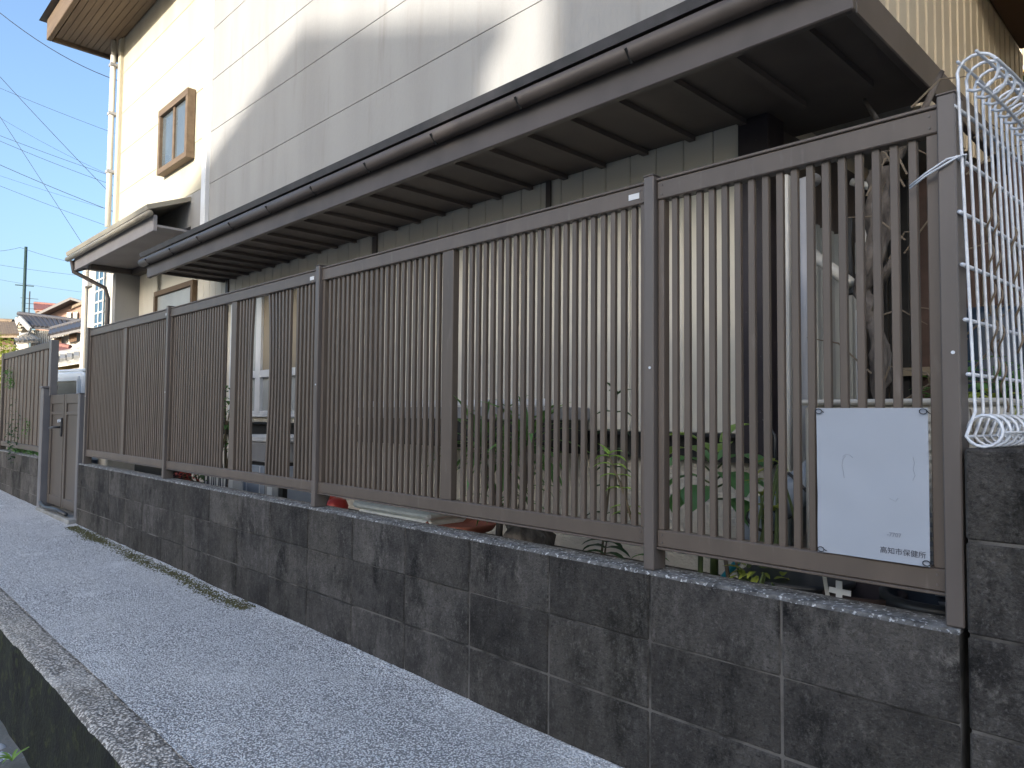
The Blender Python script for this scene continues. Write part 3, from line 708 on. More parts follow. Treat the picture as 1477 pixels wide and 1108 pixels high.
for k in range(16): fbar('wall_batten', (46+3*k,476.5+.2*k,45.3-.06*k), (46+3*k,505,45.3-.06*k), .09, .06, 'off_white', t)
froof('lower_roof', [(21,490,46.5),(44,487,45),(56,494,44),(17,497,45)], t, 'far_white', 6)
# tan tiled house at the left edge
t = thing('tan_tiled_house', 'house with sunlit tan tiled roof at the left edge', 'house', ground_at(-4, 41))
froof('roof', [(-50,466,43),(19,469,43),(25,487,39.5),(-50,488,39.5)], t, 'tile_brown', 20)
to_ground('wall', -48, 20, 487, 487, 40, 4, 'far_brown', t)
for k in range(12): fbar('fence_slat', (-14+3*k,498,36), (-14+3*k,560,36), .10, .04, 'far_cream', t)
fbar('fence_rail', (-20,500,36.1), (24,499,36.1), .05, .10, 'far_cream', t)
# cream house with brown shutters
t = thing('brown_window_house', 'cream house with two brown shuttered windows above a red tiled lean-to', 'house', ground_at(100, 34))
to_ground('wall', 74, 150, 489, 472, 34, 4, 'far_white', t)
froof('roof', [(74,481,36.5),(150,460,36.5),(150,470,33.4),(72,488,33.4)], t, 'tile_dark', 14)
for u0, v0 in ((77,488),(99,482)):
    wn = fpoly('window', [(u0,v0,33.9),(u0+12.5,v0-3,33.9),(u0+12.5,v0+11,33.9),(u0,v0+13,33.9)], 34, .08, 'off_white', t); fpoly('shutter', [(u0+.8,v0+1,33.8),(u0+11.7,v0-1.8,33.8),(u0+11.7,v0+10,33.8),(u0+.8,v0+12,33.8)], 34, .08, 'far_brown', wn)
froof('lean_to_roof', [(80,505,32.5),(101,509,32.5),(112,519,29.5),(76,525,29.5)], t, 'tile_red', 12)
fbar('barge_board', (99,510,32), (118,495,32), .1, .2, 'far_white', t); fbar('barge_board', (76,525,29.4), (84,505,32.4), .1, .2, 'far_white', t)
# yellow wooden store
t = thing('wooden_store', 'yellow wooden open store shed seen over the garden gate', 'shed', ground_at(98, 24))
froof('roof', [(70,523,26.5),(150,509,26.5),(150,515,23),(70,531,23)], t, 'concrete', 8)
for u0 in (76,112,140): fbar('post', (u0,532,24), (u0,612,24), .12, .12, 'far_yellow', t)
for v0 in (534,545,565): fbar('beam', (70,v0+1,23.9), (148,v0-12 if v0 < 540 else v0-4,23.9), .08, .12, 'far_yellow', t)
for k in range(26): fbar('board', (74+2.6*k,546,24.3), (74+2.6*k,612,24.3), .11, .03, 'far_yellow', t)
# white building
q = ground_at(119, 17.5)
t = thing('white_building', 'tall sunlit white building with blue sheeting beside the house eave', 'building', q)
obj('wall', B(q.x, q.x+6, q.y, q.y+4, -.62, 3.75), 'far_white', t)
obj('roof', MB().prism([(q.x-.2,q.y-.25,3.76),(q.x-.2,q.y+2,4.4),(q.x-.2,q.y+4.2,3.76)], (6.4,0,0)), 'tile_brown', t)
obj('downpipe', MB().tube([(q.x+.08,q.y-.06,3.7),(q.x+.08,q.y-.06,-.6)], .045, 8), 'off_white', t)
xa, xb = onp(139,450,1,q.y).x, onp(151,450,1,q.y).x
bs = obj('sheeting', B(xa, xb, q.y-.03, q.y-.001, 1.0, 3.3), 'blue_sheet', t)
for i in range(10): obj('sheet_bar', B(xa-.03, xb+.03, q.y-.045, q.y-.031, 1.1+.22*i, 1.13+.22*i), 'off_white', bs)
for i in range(4): obj('sheet_bar', B(xa+.3*i, xa+.3*i+.03, q.y-.055, q.y-.0455, 1.0, 3.3), 'off_white', bs)
xc = onp(127,395,1,q.y).x
vt = obj('vent_hood', B(xc, xc+.35, q.y-.09, q.y-.001, 3.05, 3.2), 'grey_plastic', t)
# utility pole, antenna, cables
pb = ground_at(28, 58)
t = thing('utility_pole', 'tall dark green utility pole standing behind the tiled houses', 'pole', pb)
top = at(29, 355, 59); 
obj('shaft', MB().tube([pb, (pb.x, pb.y, top.z)], [.13,.09], 10), 'pole_green', t, smooth=True)
for dz in (2.6,): obj('cross_arm', MB().bar((pb.x-.15,pb.y-.5,top.z-dz), (pb.x+.15,pb.y+.5,top.z-dz), .05,.06), 'pole_green', t)
an = ground_at(36, 60); t = thing('antenna', 'thin television antenna mast beside the green pole', 'antenna', an)
az = at(36, 418, 60).z
obj('mast', MB().tube([an,(an.x,an.y,az)], .04, 6), 'cable', t)
for i in range(4): obj('element', MB().bar((an.x-.1,an.y-.5+.05*i,az-.5-.35*i),(an.x+.1,an.y+.5-.05*i,az-.5-.35*i), .03,.03), 'cable', t)
def cable(pts, dist, r, label, sag=0):
    P = [at(u, v, dist) for u, v in pts]; r *= .7
    if len(P) == 2:
        a, b_ = P; P = [a.lerp(b_, i/14) - Vector((0,0,sag*4*(i/14)*(1-i/14))) for i in range(15)]
    tag(obj('overhead_cable', MB().tube(P, r, 5), 'cable'), label, 'cable', 'overhead cables')
# each runs on behind the house
cable([(-60,45),(245,365)], 26, .011, 'dark overhead cable sloping down from the left edge toward the house', .1)
cable([(-40,-15),(200,125)], 24, .014, 'thick pale overhead cable at the top left corner of the sky', .35)
cable([(-40,110),(260,225)], 30, .009, 'thin overhead cable below the upper dark one', .1)
cable([(-25,130),(150,400)], 22, .008, 'steep overhead cable crossing all the others', .0)
cable([(-40,145),(260,290)], 30, .007, 'thin slack overhead cable starting mid way up the left edge', .3)
cable([(-40,180),(260,285)], 32, .011, 'upper of two close parallel overhead cables', .1)
cable([(-40,186),(260,298)], 32, .011, 'lower of two close parallel overhead cables', .15)
cable([(-40,220),(260,340)], 28, .013, 'darkest overhead cable below the parallel pair', .1)
cable([(-40,240),(260,330)], 34, .007, 'faint overhead cable under the darkest one', .1)
cable([(-40,252),(260,360)], 30, .009, 'overhead cable reaching the lower house eave', .1)
cable([(-80,350),(29,357)], 58, .016, 'cable from the left edge to the top of the green pole', .4)
cable([(29,357),(240,385)], 58, .016, 'cable from the top of the green pole toward the house', .6)
cable([(-60,372),(240,405)], 60, .014, 'low cable passing the green pole below its top', .3)
cable([(-60,392),(240,432)], 64, .012, 'lowest faint cable above the tiled roofs', .3)
# kei truck behind the gate
tp = at(121, 566, 12.5); tb = Vector((tp.x, tp.y, -.76))
R = Matrix.Rotation(RAD(12), 4, 'Z'); R.translation = tb
t = thing('small_truck', 'small green and white truck parked behind the garden gate', 'truck', tb)
def tx(mb): mb.v = [tuple(R @ Vector(p)) for p in mb.v]; return mb
hw_ = .70
prof = [(-.10,.45),(-.12,.95),(.02,1.05),(.42,1.70),(.55,1.75),(1.35,1.75),(1.42,1.70),(1.45,1.0),(1.45,.45)]
obj('cab', tx(MB().prism([(a,-hw_,b_) for a, b_ in prof], (0,2*hw_,0))), 'car_white', t, bevel=.02)
obj('roof_panel', tx(B(.50,1.38,-hw_+.02,hw_-.02,1.751,1.79)), 'car_white', t, bevel=.015)
for s_ in (-1,1):
    y = s_*(hw_+.004)
    wn = obj('side_window', tx(MB().prism([(.30,y,1.10),(.58,y,1.62),(1.30,y,1.62),(1.34,y,1.10)], (0,s_*.006,0))), 'glass', t)
    for a, b_ in (((.22,1.08),(.54,1.66)),((.54,1.66),(1.34,1.66)),((1.34,1.66),(1.38,1.06))): obj('window_frame', tx(MB().bar((a[0],y+s_*.008,a[1]),(b_[0],y+s_*.008,b_[1]),.03,.06)), 'car_white', wn)
    obj('door_handle', tx(B(1.15,1.30,y,y+s_*.02,.95,.98) if s_ > 0 else B(1.15,1.30,y-.02,y,.95,.98)), 'black_plastic', t)
obj('windscreen', tx(MB().prism([(.02,-.6,1.08),(.40,-.56,1.66),(.40,.56,1.66),(.02,.6,1.08)], (-.02,0,.02))), 'glass', t)
obj('load_bed', tx(MB().box(1.48,3.3,-.70,.70,.62,.70).box(1.48,3.3,-.70,-.66,.701,1.0).box(1.48,3.3,.66,.70,.701,1.0).box(3.26,3.3,-.659,.659,.701,1.0)), 'car_white', t)
for s_ in (-1,1): obj('green_trim', tx(MB().bar((.0,s_*(hw_-.01),1.06),(.42,s_*(hw_-.01),1.72),.05,.05)), 'car_green', t)
obj('bumper', tx(B(-.2,-.11,-.68,.68,.35,.6)), 'car_white', t, bevel=.02)
for s_ in (-1,1):
    obj('headlight', tx(B(-.135,-.115,s_*.45-.1,s_*.45+.1,.68,.85)), 'frosted', t)
    for xx in (.45,2.75):
        wh = obj('wheel', tx(MB().tube([(xx,s_*.60-.08,.27),(xx,s_*.60+.08,.27)], .27, 20)), 'tyre', t); obj('rim', tx(MB().tube([(xx,s_*.60-.085,.27),(xx,s_*.60+.085,.27)], .16, 16)), 'galv', wh)

def leaf_cloud(name, label, c, rad, n, ln, mt, stem=True, base=None, cat='shrub', mtstem='stem'):
    c = Vector(c); t = thing(name, label, cat, base or (c.x, c.y, c.z-rad[2]))
    mb = MB()
    for i in range(n):
        while True:
            p = Vector((random.uniform(-1,1), random.uniform(-1,1), random.uniform(-1,1)))
            if p.length < 1 and noise.noise(p*2.2 + c) > -.25: break
        p = c + Vector((p.x*rad[0], p.y*rad[1], p.z*rad[2])); a = random.random()*6.28
        mb.leaf(p, (math.cos(a), math.sin(a), random.uniform(-.3,.7)), ln*random.uniform(.6,1.2), ln*.45, .5, 3)
    cr = obj('crown', mb, mt, t)
    if stem:
        mb = MB(); b0 = Vector(base or (c.x, c.y, c.z-rad[2]-.3))
        for i in range(9):
            e = c + Vector((random.uniform(-.7,.7)*rad[0], random.uniform(-.7,.7)*rad[1], random.uniform(-.3,.8)*rad[2])); mid = b0.lerp(e,.5)+Vector((random.uniform(-.05,.05),)*3)
            mb.tube([b0, mid, e], [.012*max(1,rad[2]),.008*max(1,rad[2]),.003], 5)
        obj('stems', mb, mtstem, t)
    return t
c = at(-8, 545, 16); leaf_cloud('sunlit_shrub', 'bright yellow green shrub at the far left edge', c, (.45,.45,.85), 1500, .11, 'leaf_yellow', base=(c.x,c.y,-.62))
c = at(6, 622, 10.2); leaf_cloud('climbing_plant', 'grey green climber at the far end of the plain fence', (c.x,-.03,.25), (.10,.06,.42), 130, .05, 'leaf_dark', stem=False, base=(c.x,-.03,-.15))
leaf_cloud('ivy', 'green ivy tuft hanging on the plain fence near its left end', (-9.3,.0,.86), (.16,.05,.14), 90, .05, 'leaf_mid', stem=False, base=(-9.3,.0,.72))
leaf_cloud('ivy', 'tiny ivy sprig on the lower part of the plain fence', (-8.35,.02,.27), (.07,.03,.12), 40, .045, 'leaf_mid', stem=False, base=(-8.35,.02,.15))
leaf_cloud('low_hedge', 'row of low green leaves on top of the left block wall', (-8.7,.10,.02), (1.1,.06,.07), 420, .06, 'leaf_mid', stem=False, base=(-8.7,.1,-.02))
leaf_cloud('pink_flowers', 'pink flowering plant at the left edge on the block wall', (-10.05,-.05,-.06), (.12,.08,.10), 60, .05, 'red', stem=False, base=(-10.05,-.05,-.5), cat='flowers')

# ================================================================ THINGS BEHIND THE FENCE
def strap_plant(label, base, heads, nl, ln, wd, mt):
    t = thing('strap_leaf_plant', label, 'plant', base); b = Vector(base)
    for h in heads:
        h = Vector(h); mid = b.lerp(h,.5) + Vector((random.uniform(-.05,.05),0,0))
        obj('stem', MB().tube([b + Vector(((h.x-b.x)*.3,0,0)), mid, h], [.017,.014,.012], 7), 'bark', t, smooth=True)
        for i in range(nl):
            a = 2.4*i + random.random(); el = .15 + 1.5*(i/nl)
            obj('leaf', MB().leaf(h + Vector((0,0,.05*(i/nl-.5))), (math.cos(a), math.sin(a)*.7, el), ln*random.uniform(.7,1.15), wd, 1.1-.6*i/nl, 6, .3), mt, t)
    return t
strap_plant('spiky green strap leaved plant on bare stems behind the plant panel', (-.80,.19,-.2), [(-.985,.21,.32),(-.69,.20,.34),(-.84,.23,.29)], 22, .28, .028, 'leaf_mid')
strap_plant('low spiky plant under the strap leaved one, at the wall top', (-.80,.24,-.15), [(-.92,.26,.10),(-.80,.27,.14)], 9, .22, .022, 'leaf_mid')
lp = obj('root_clump', MB().lathe([(.05,-.12),(.10,-.03),(.095,.03),(.05,.06),(.02,.07)], (-.72,.22,-.03), 11), 'bark', smooth=True)
for v in lp.data.vertices: v.co += Vector((noise.noise(v.co*18), noise.noise(v.co*18+Vector((5,0,0))), noise.noise(v.co*18+Vector((9,0,0)))))*.03
tag(lp, 'dark gnarled root clump showing below the bottom rail', 'roots')
def sapling(label, base, h, pairs, ln, mt, lean=(0,0)):
    t = thing('sapling', label, 'plant', base); b = Vector(base); tip = b + Vector((lean[0],lean[1],h))
    obj('stem', MB().tube([b, b.lerp(tip,.5)+Vector((.006,0,0)), tip], [.005,.004,.002], 6), 'stem', t)
    for z0 in pairs:
        for k in range(2):
            a = random.random()*.8 + math.pi*k
            p = b.lerp(tip, z0); obj('leaf', MB().leaf(p, (math.cos(a), math.sin(a)*.5, .45), ln*random.uniform(.8,1.2), ln*.40, .7, 5, .35), mt, t)
    for k in range(3): obj('leaf', MB().leaf(tip, (math.cos(k*2.1+.4), math.sin(k*2.1)*.5, .7), ln, ln*.36, .5, 5, .3), mt, t)
sapling('young sapling with bright light green leaves just behind the slats', (-.105,.075,.10), .235, (.22,.30,.55,.72,.86,.97), .058, 'leaf_light', (-.055,-.062))
sapling('dark leaved shrub stem near the house wall behind the second panel', (-.55,.45,-.18), .72, (.35,.5,.6,.7,.8,.9), .085, 'leaf_dark', (.05,.05))
sapling('drooping dark green plant below the bottom rail left of the poster panel post', (-.33,.16,-.15), .20, (.5,.7,.8,.9), .09, 'leaf_dark', (.05,0))
sapling('small green shoot at the foot of the poster panel post', (-.13,.15,-.12), .16, (.5,.8), .06, 'leaf_mid', (.03,0))
t = thing('broad_leaf_plant', 'plant with large round glossy leaves right of the middle post', 'plant', (-.08,.50,-.2))
obj('stem', MB().tube([(-.08,.50,-.2),(-.075,.50,.08),(-.07,.49,.26)], [.016,.013,.010], 7), 'stem_green', t, smooth=True)
for i in range(13):
    a = i*2.4; el = .1+.09*i; p = Vector((-.07,.49,.17+.012*i)); d = Vector((math.cos(a), math.sin(a)*.55-.2, el)).normalized(); e = p+d*.07
    obj('petiole', MB().tube([p, e], .0035, 5), 'stem_green', t)
    obj('leaf', MB().leaf(e, d+Vector((0,0,-.2)), .16*random.uniform(.85,1.15), .125, .9, 6, .15, .4), 'leaf_broad' if i < 9 else 'leaf_light', t)
leaf_cloud('leafy_weed', 'yellow green leafy weed at the wall top below the poster panel rail', (.26,.14,.0), (.10,.03,.05), 22, .055, 'leaf_yellow', base=(.26,.14,-.15), cat='weed', mtstem='stem_green')
leaf_cloud('leafy_weed', 'yellow green leaves beside the grey insulated pipe', (.22,.33,.22), (.05,.04,.14), 18, .07, 'leaf_yellow', base=(.22,.33,-.15), cat='weed', mtstem='stem_green')
leaf_cloud('red_flowers', 'small red flowering plant at the wall top behind the broken panel', (-4.12,.20,.02), (.14,.05,.06), 70, .045, 'red', base=(-4.12,.2,-.2), cat='flowers')
leaf_cloud('small_plant', 'green leaves between the red flowers and the patterned cushion', (-3.95,.30,.02), (.18,.08,.08), 90, .06, 'leaf_mid', base=(-3.95,.30,-.2), cat='plant')
for x, lab in ((.02,'grey green dry stalk under the rail right of the middle post'),):
    mb = MB().tube([(x+.05,.16,-.2),(x+.055,.16,.07)], .008, 7); tag(obj('stalk', mb, 'stem_green'), lab, 'stalk')
# teal stake and sticks
tag(obj('garden_stake', MB().tube([(.09,.20,-.07),(.215,.20,.075)], .010, 10), 'teal', smooth=True), 'bright teal garden stake leaning below the poster panel rail', 'stake')
tag(obj('dry_stick', MB().tube([(.145,.17,.07),(.175,.17,-.1)], .006, 6), 'dry'), 'dark dry stick crossing the teal stake', 'stick')
tag(obj('dry_stick', MB().tube([(.165,.19,.07),(.205,.19,-.1)], .004, 6), 'dry'), 'thin pale dry stick right of the teal stake', 'stick')
# black basin, pots
t = thing('basin', 'dark grey plastic basin behind the wall below the poster', 'basin', (.31,.29,-.2))
obj('body', MB().lathe([(.10,-.17),(.135,.005),(.15,.012),(.15,.022),(.125,.022),(.095,-.13)], (.31,.29,-.03), 32), 'black_plastic', t, smooth=True)
obj('rim', MB().lathe([(.150,.010),(.157,.012),(.157,.028),(.150,.030)], (.31,.29,-.03), 32), 'black_plastic', t, smooth=True)
tag(obj('flower_pot', MB().lathe([(.07,-.2),(.10,.0),(.11,.0),(.11,.03),(.095,.03),(.08,-.1)], (.50,.27,-.04), 28), 'brown_pot', smooth=True), 'brown clay pot in the dark gap at the right end of the fence', 'pot')
tag(obj('flower_pot', MB().lathe([(.09,-.2),(.13,.0),(.14,.0),(.14,.035),(.12,.035),(.1,-.1)], (.68,.30,-.03), 28), 'black_plastic', smooth=True), 'black pot in the corner beside the right end post', 'pot')
tag(obj('plant_label', MB().bar((.495,.13,-.04),(.495,.13,.035),.016,.003,(0,1,0)).bar((.47,.1285,.010),(.525,.1285,.008),.003,.014), 'white_plastic'), 'small white cross shaped plant marker below the poster', 'marker')
tag(obj('plant_label', MB().bar((.465,.14,-.03),(.450,.14,.06),.010,.003,(0,1,0)), 'off_white'), 'slim white plant stick left of the cross marker', 'marker')
tag(obj('pot_saucer', MB().lathe([(.07,-.03),(.13,-.01),(.155,.018),(.15,.022),(.13,.004),(.02,.002)], (-1.125,.24,-.022), 32), 'terracotta', smooth=True), 'terracotta saucer on the wall top behind the plant panel', 'saucer')
t = thing('foam_box', 'white foam box lying behind the wall left of the terracotta saucer', 'box', (-1.5,.26,-.2))
obj('body', B(-1.78,-1.22,.14,.40,-.2,.006), 'foam', t, bevel=.012); obj('lid', B(-1.80,-1.20,.12,.42,.0065,.042), 'foam', t, bevel=.012)
for xx in (-1.66,-1.5,-1.34): obj('lid_rib', B(xx-.05,xx+.05,.13,.41,.0422,.050), 'foam', t, bevel=.004)
t = thing('red_watering_can', 'round red plastic watering can behind the post at the broken panel', 'watering can', (-2.1,.22,-.2))
obj('body', MB().lathe([(.05,-.2),(.058,-.1),(.058,-.02),(.045,.01),(.02,.02),(.012,.022)], (-2.10,.22,0), 24), 'red', t, smooth=True)
obj('handle', MB().tube([(-2.15,.22,-.05),(-2.18,.22,-.01),(-2.16,.22,.02),(-2.12,.22,.02)], .008, 7), 'red', t, smooth=True)
t = thing('storage_cabinet', 'pale grey storage cabinet with blue lower front behind the broken panel', 'cabinet', (-3.55,.6,-.2))
obj('body', B(-3.90,-3.32,.47,.84,-.2,.10), 'blue_grey', t, bevel=.006)
obj('upper_box', B(-3.88,-3.34,.46,.84,.125,.262), 'grey_plastic', t, bevel=.006); obj('plinth_gap', B(-3.87,-3.35,.48,.83,.1005,.1245), 'black', t)
obj('top', B(-3.92,-3.30,.45,.85,.2625,.305), 'white_plastic', t, bevel=.008)
for xx in (-3.72,-3.52): obj('door_line', B(xx-.004,xx+.004,.465,.4699,-.19,.095), 'white_plastic', t)
pc = thing('patterned_cushion', 'black and white striped cushion behind the wall at the broken panel', 'cushion', (-3.68,.3,-.2))
obj('body', B(-3.90,-3.47,.24,.34,-.2,.05), 'white_plastic', pc, bevel=.02)
for i in range(15):
    xx = -3.88+.028*i; obj('stripe', MB().bar((xx,.2385,-.15),(xx+.02*math.sin(i*1.7),.2385,.04),.010,.002,(0,1,0)), 'ink', pc)
t = thing('framed_picture', 'small framed photo leaning behind the wall right of the cabinet', 'picture', (-2.82,.26,-.2))
obj('frame', B(-2.93,-2.70,.22,.25,-.1,.045), 'black', t); obj('board', B(-2.915,-2.75,.215,.2195,-.09,.035), 'grey_plastic', t); obj('pale_patch', B(-2.88,-2.82,.212,.2149,-.07,.02), 'white_plastic', t)
t = thing('dark_box', 'dark box on the soil behind the leftmost fence panel', 'box', (-5.1,.3,-.2))
obj('body', B(-5.45,-4.80,.26,.5,-.2,.03), 'black_plastic', t, bevel=.01); obj('lid', B(-5.47,-4.78,.24,.52,.0305,.05), 'black_plastic', t, bevel=.006)
t = thing('white_box', 'white plastic box behind the left end of the slatted fence', 'box', (-6.1,.3,-.2))
obj('body', B(-6.3,-6.02,.2,.5,-.2,.05), 'off_white', t, bevel=.01); obj('lid', B(-6.32,-6.0,.18,.52,.0505,.07), 'white_plastic', t, bevel=.006)
tag(obj('leaning_stick', MB().tube([(-3.52,.24,-.1),(-3.38,.28,.55)], .009, 7), 'dry'), 'brown stick leaning behind the gap in the broken panel', 'stick')
leaf_cloud('small_plant', 'thin green plant behind the narrow left gap of the broken panel', (-3.95,.42,.40), (.12,.06,.28), 60, .07, 'leaf_mid', base=(-3.95,.42,-.2), cat='plant')
# air conditioner outdoor unit behind the poster
t = thing('air_conditioner', 'beige air conditioner outdoor unit behind the poster', 'air conditioner', (.49,.46,-.2))
obj('casing', B(.28,.80,.42,.68,-.14,.492), 'off_white', t, bevel=.01)
obj('top_plate', B(.272,.808,.408,.69,.4925,.51), 'off_white', t, bevel=.006)
for i in range(22): obj('louvre', B(.30,.78,.408,.419,-.10+.026*i,-.088+.026*i), 'grey_plastic' if i < 12 else 'off_white', t)
for xx in (.34,.74): obj('foot', B(xx-.03,xx+.03,.42,.68,-.2,-.141), 'black_plastic', t)
# insulated hose
pts = [(.08,.50,-.02),(.10,.48,.08),(.14,.46,.15),(.21,.46,.205),(.27,.50,.27),(.29,.62,.34),(.25,.80,.42)]
t = thing('insulated_pipe', 'grey taped insulated pipe curving up left of the poster', 'pipe', (.08,.5,-.2))
obj('sleeve', MB().tube(pts, [.045,.05,.055,.055,.05,.045,.04], 14), 'blue_grey', t, smooth=True)
for k in range(1,6): 
    p0, p1 = Vector(pts[k-1]).lerp(Vector(pts[k]),.45), Vector(pts[k-1]).lerp(Vector(pts[k]),.55); obj('tape_band', MB().tube([p0,p1], .0575, 14), 'black_plastic', t)
mb = MB().tube([(.06,.62,.25),(.10,.60,.31),(.10,.60,.39),(.05,.62,.45)], .006, 6); tag(obj('loop_wire', mb, 'black_plastic', smooth=True), 'black cord looping beside the house corner pillar', 'cord')
# drain pipe, post of pale wood, trunk, junction box, conduit
tag(obj('drain_pipe', MB().tube([(.186,.64,-.2),(.186,.64,1.27),(.18,.75,1.30),(.0,.92,1.33)], .024, 14), 'grey_plastic', smooth=True), 'grey vertical drain pipe behind the middle of the poster panel', 'pipe')
tag(obj('wooden_stake', B(.104,.142,.62,.65,-.2,1.30), 'off_white', bevel=.003), 'pale vertical board beside the dark house corner', 'board')
tag(obj('conduit', MB().tube([(-.03,1.10,1.17),(.09,1.02,1.065),(.215,.98,.955)], .022, 12), 'off_white', smooth=True), 'pale diagonal conduit pipe behind the poster panel slats', 'pipe')
tag(obj('conduit', MB().tube([(.215,1.0,1.345),(.30,1.0,1.30)], .014, 10), 'off_white', smooth=True), 'short pale conduit high beside the trunk', 'pipe')
tag(obj('thin_white_pipe', MB().tube([(.247,.95,-.1),(.249,.95,.85)], .006, 8), 'white_plastic'), 'thin white vertical pipe left of the tree trunk', 'pipe')
t = thing('meter_box', 'small ribbed white meter box beside the trunk', 'meter box', (.25,1.05,1.09))
obj('body', B(.228,.272,1.0,1.06,1.085,1.19), 'off_white', t, bevel=.005)
for i in range(3): obj('rib', B(.234+.013*i,.240+.013*i,.994,.9995,1.09,1.185), 'off_white', t)
obj('cable_gland', MB().tube([(.245,1.03,1.085),(.24,1.02,1.05),(.255,1.03,1.03)], .011, 8), 'black', t, smooth=True)
tag(obj('black_board', B(.165,.192,1.06,1.09,.93,1.23), 'black', bevel=.003), 'black upright board behind the meter box', 'board')
tr = [(.40,.80,-.2),(.385,.80,.30),(.375,.80,.55),(.376,.80,.67),(.352,.80,.78),(.323,.80,.88),(.338,.80,.96),(.372,.80,1.05),(.379,.80,1.17),(.39,.80,1.30)]
t = thing('tree_trunk', 'gnarled twisted grey brown tree trunk behind the right fence panel', 'tree', (.40,.80,-.2))
mb = MB()
P = []
for i in range(len(tr)-1):
    for k in range(4): P.append(Vector(tr[i]).lerp(Vector(tr[i+1]), k/4))
P.append(Vector(tr[-1]))
mb.tube(P, [.026+.012*noise.noise(p*9)+(.012 if 1.0 < p.z < 1.32 else 0) for p in P], 18)
o = obj('trunk', mb, 'bark', t, smooth=True)
for v in o.data.vertices: v.co += Vector((noise.noise(v.co*34), noise.noise(v.co*34+Vector((7,0,0))), 0))*.022
for a, b_, r in (((.395,.80,1.25),(.55,.9,1.62),.016), ((.40,.80,1.32),(.30,.9,1.60),.013), ((.36,.82,.90),(.44,.78,1.02),.017), ((.40,.80,.50),(.47,.76,.44),.012)):
    a, b_ = Vector(a), Vector(b_); mid = a.lerp(b_,.5)+Vector((.02,-.01,.015)); obj('branch', MB().tube([a, mid, b_], [r,r*.8,r*.5], 8), 'bark', t, smooth=True)
for i in range(26):
    a = Vector((random.uniform(.36,.70), random.uniform(.6,.9), random.uniform(.45,1.5))); d = Vector((random.uniform(-.2,.25), random.uniform(-.1,.1), random.uniform(-.05,.2)))
    obj('twig', MB().tube([a, a+d*.5+Vector((0,0,.04)), a+d], [.0035,.003,.0015], 5), 'dry', t)
# dark timber screen and cross rail beyond the trunk
t = thing('timber_screen', 'dark timber screen closing the side yard behind the trunk', 'screen', (.35,2.0,-.2))
for i in range(9): obj('plank', B(-.09+.10*i,.004+.10*i,2.0,2.02,-.2,1.62), 'black' if i < 2 else 'brown_pot', t, bevel=.003)
obj('cross_rail', B(.05,.80,1.96,1.999,.66,.70), 'far_cream', t)

# ================================================================ WIRE MESH PANEL (right)
t = thing('wire_mesh_fence', 'galvanised wire mesh panel with rolled edges on the side wall', 'mesh fence', (.84,.8,.39))
MX0, MY0 = .808, .028
def mx(y, z): return MX0 + .055*(y-MY0) + .024*max(0,(1.2-z))/.8 + .006*math.sin(y*9)*(z-.4)
NV = 46; r_ = .0037
for i in range(NV):
    y = MY0+.053*i; pts = []
    rb, rt_ = .034, .038
    zc = .390+rb+.004; xb = mx(y,.45)
    for k in range(15):
        a = RAD(-160) + RAD(330)*k/14; pts.append((xb+.018+rb*math.cos(a), y+.02*k/14-.02, zc+rb*math.sin(a)))
    pts = pts[::-1]
    pts += [(mx(y,z), y, z) for z in (.47,.7,.95,1.12,1.19)]
    xt = mx(y,1.2); zc2 = 1.224
    for k in range(15):
        a = RAD(200) - RAD(330)*k/14; pts.append((xt+.036+rt_*math.cos(a), y+.03*k/14, zc2+rt_*math.sin(a)))
    obj('vertical_wire', MB().tube(pts, r_, 6), 'galv', t, smooth=True)
for z in (.551,.671,.793,.911,1.034,1.151):
    obj('horizontal_wire', MB().tube([(mx(y,z)-.007, y, z) for y in frange(MY0-.012, MY0+.053*NV, 24)], .0046, 6), 'galv', t, smooth=True)
for dx, z in ((.052,.425),(-.016,.415),(.004,1.248),(.077,1.230),(.040,1.260),(.040,1.189)):
    obj('roll_wire', MB().tube([(mx(y,z)+dx, y, z) for y in frange(MY0-.012, MY0+.053*NV, 24)], r_, 6), 'galv', t, smooth=True)
tie = MB()
for dz in (0,.006): tie.tube([(.71,.018,.985+dz),(.745,.008,1.003+dz),(.79,.006,1.022+dz*1.5),(.812,.016,1.035)], .0022, 6)
tie.tube([(.812,.016,1.035),(.822,.03,1.04),(.815,.045,1.03),(.80,.09,1.0),(.73,.09,.99)], .0022, 6)
tag(obj('tie_wire', tie, 'galv', smooth=True), 'twisted tie wire fastening the mesh to the fence end', 'wire')
# dead vines and shrub behind the mesh
t = thing('dead_vine', 'tangle of dead grey vine stems climbing the wire mesh', 'vine', (.86,.4,.39))
for i in (3,4,7,11):
    y = MY0+.053*i; z0 = random.uniform(.45,.7); z1 = random.uniform(.95,1.2); ph = random.random()*6
    pts = [(mx(y,z)+.007*math.cos(ph+70*(z-z0)), y+.009*math.sin(ph+70*(z-z0)), z) for z in frange(z0, z1, 44)]
    obj('vine_stem', MB().tube(pts, random.uniform(.0016,.003), 5), 'dry', t, smooth=True)
for i in range(7):
    y = random.uniform(.2, 1.4); x = mx(y,.8)-random.uniform(.01,.10); z0 = random.uniform(.39,1.1); d = Vector((random.uniform(-.1,.02), random.uniform(.05,.3), random.uniform(-.15,.4)))
    a = Vector((x,y,z0)); obj('vine_stem', MB().tube([a, a+d*.4+Vector((0,.02,.03)), a+d], [.003,.0025,.001], 5), 'dry', t, smooth=True)
leaf_cloud('mesh_shrub', 'leafy green shrub behind the lower part of the wire mesh', (.60,1.15,.52), (.20,.35,.16), 260, .075, 'leaf_mid', base=(.6,1.15,-.2))
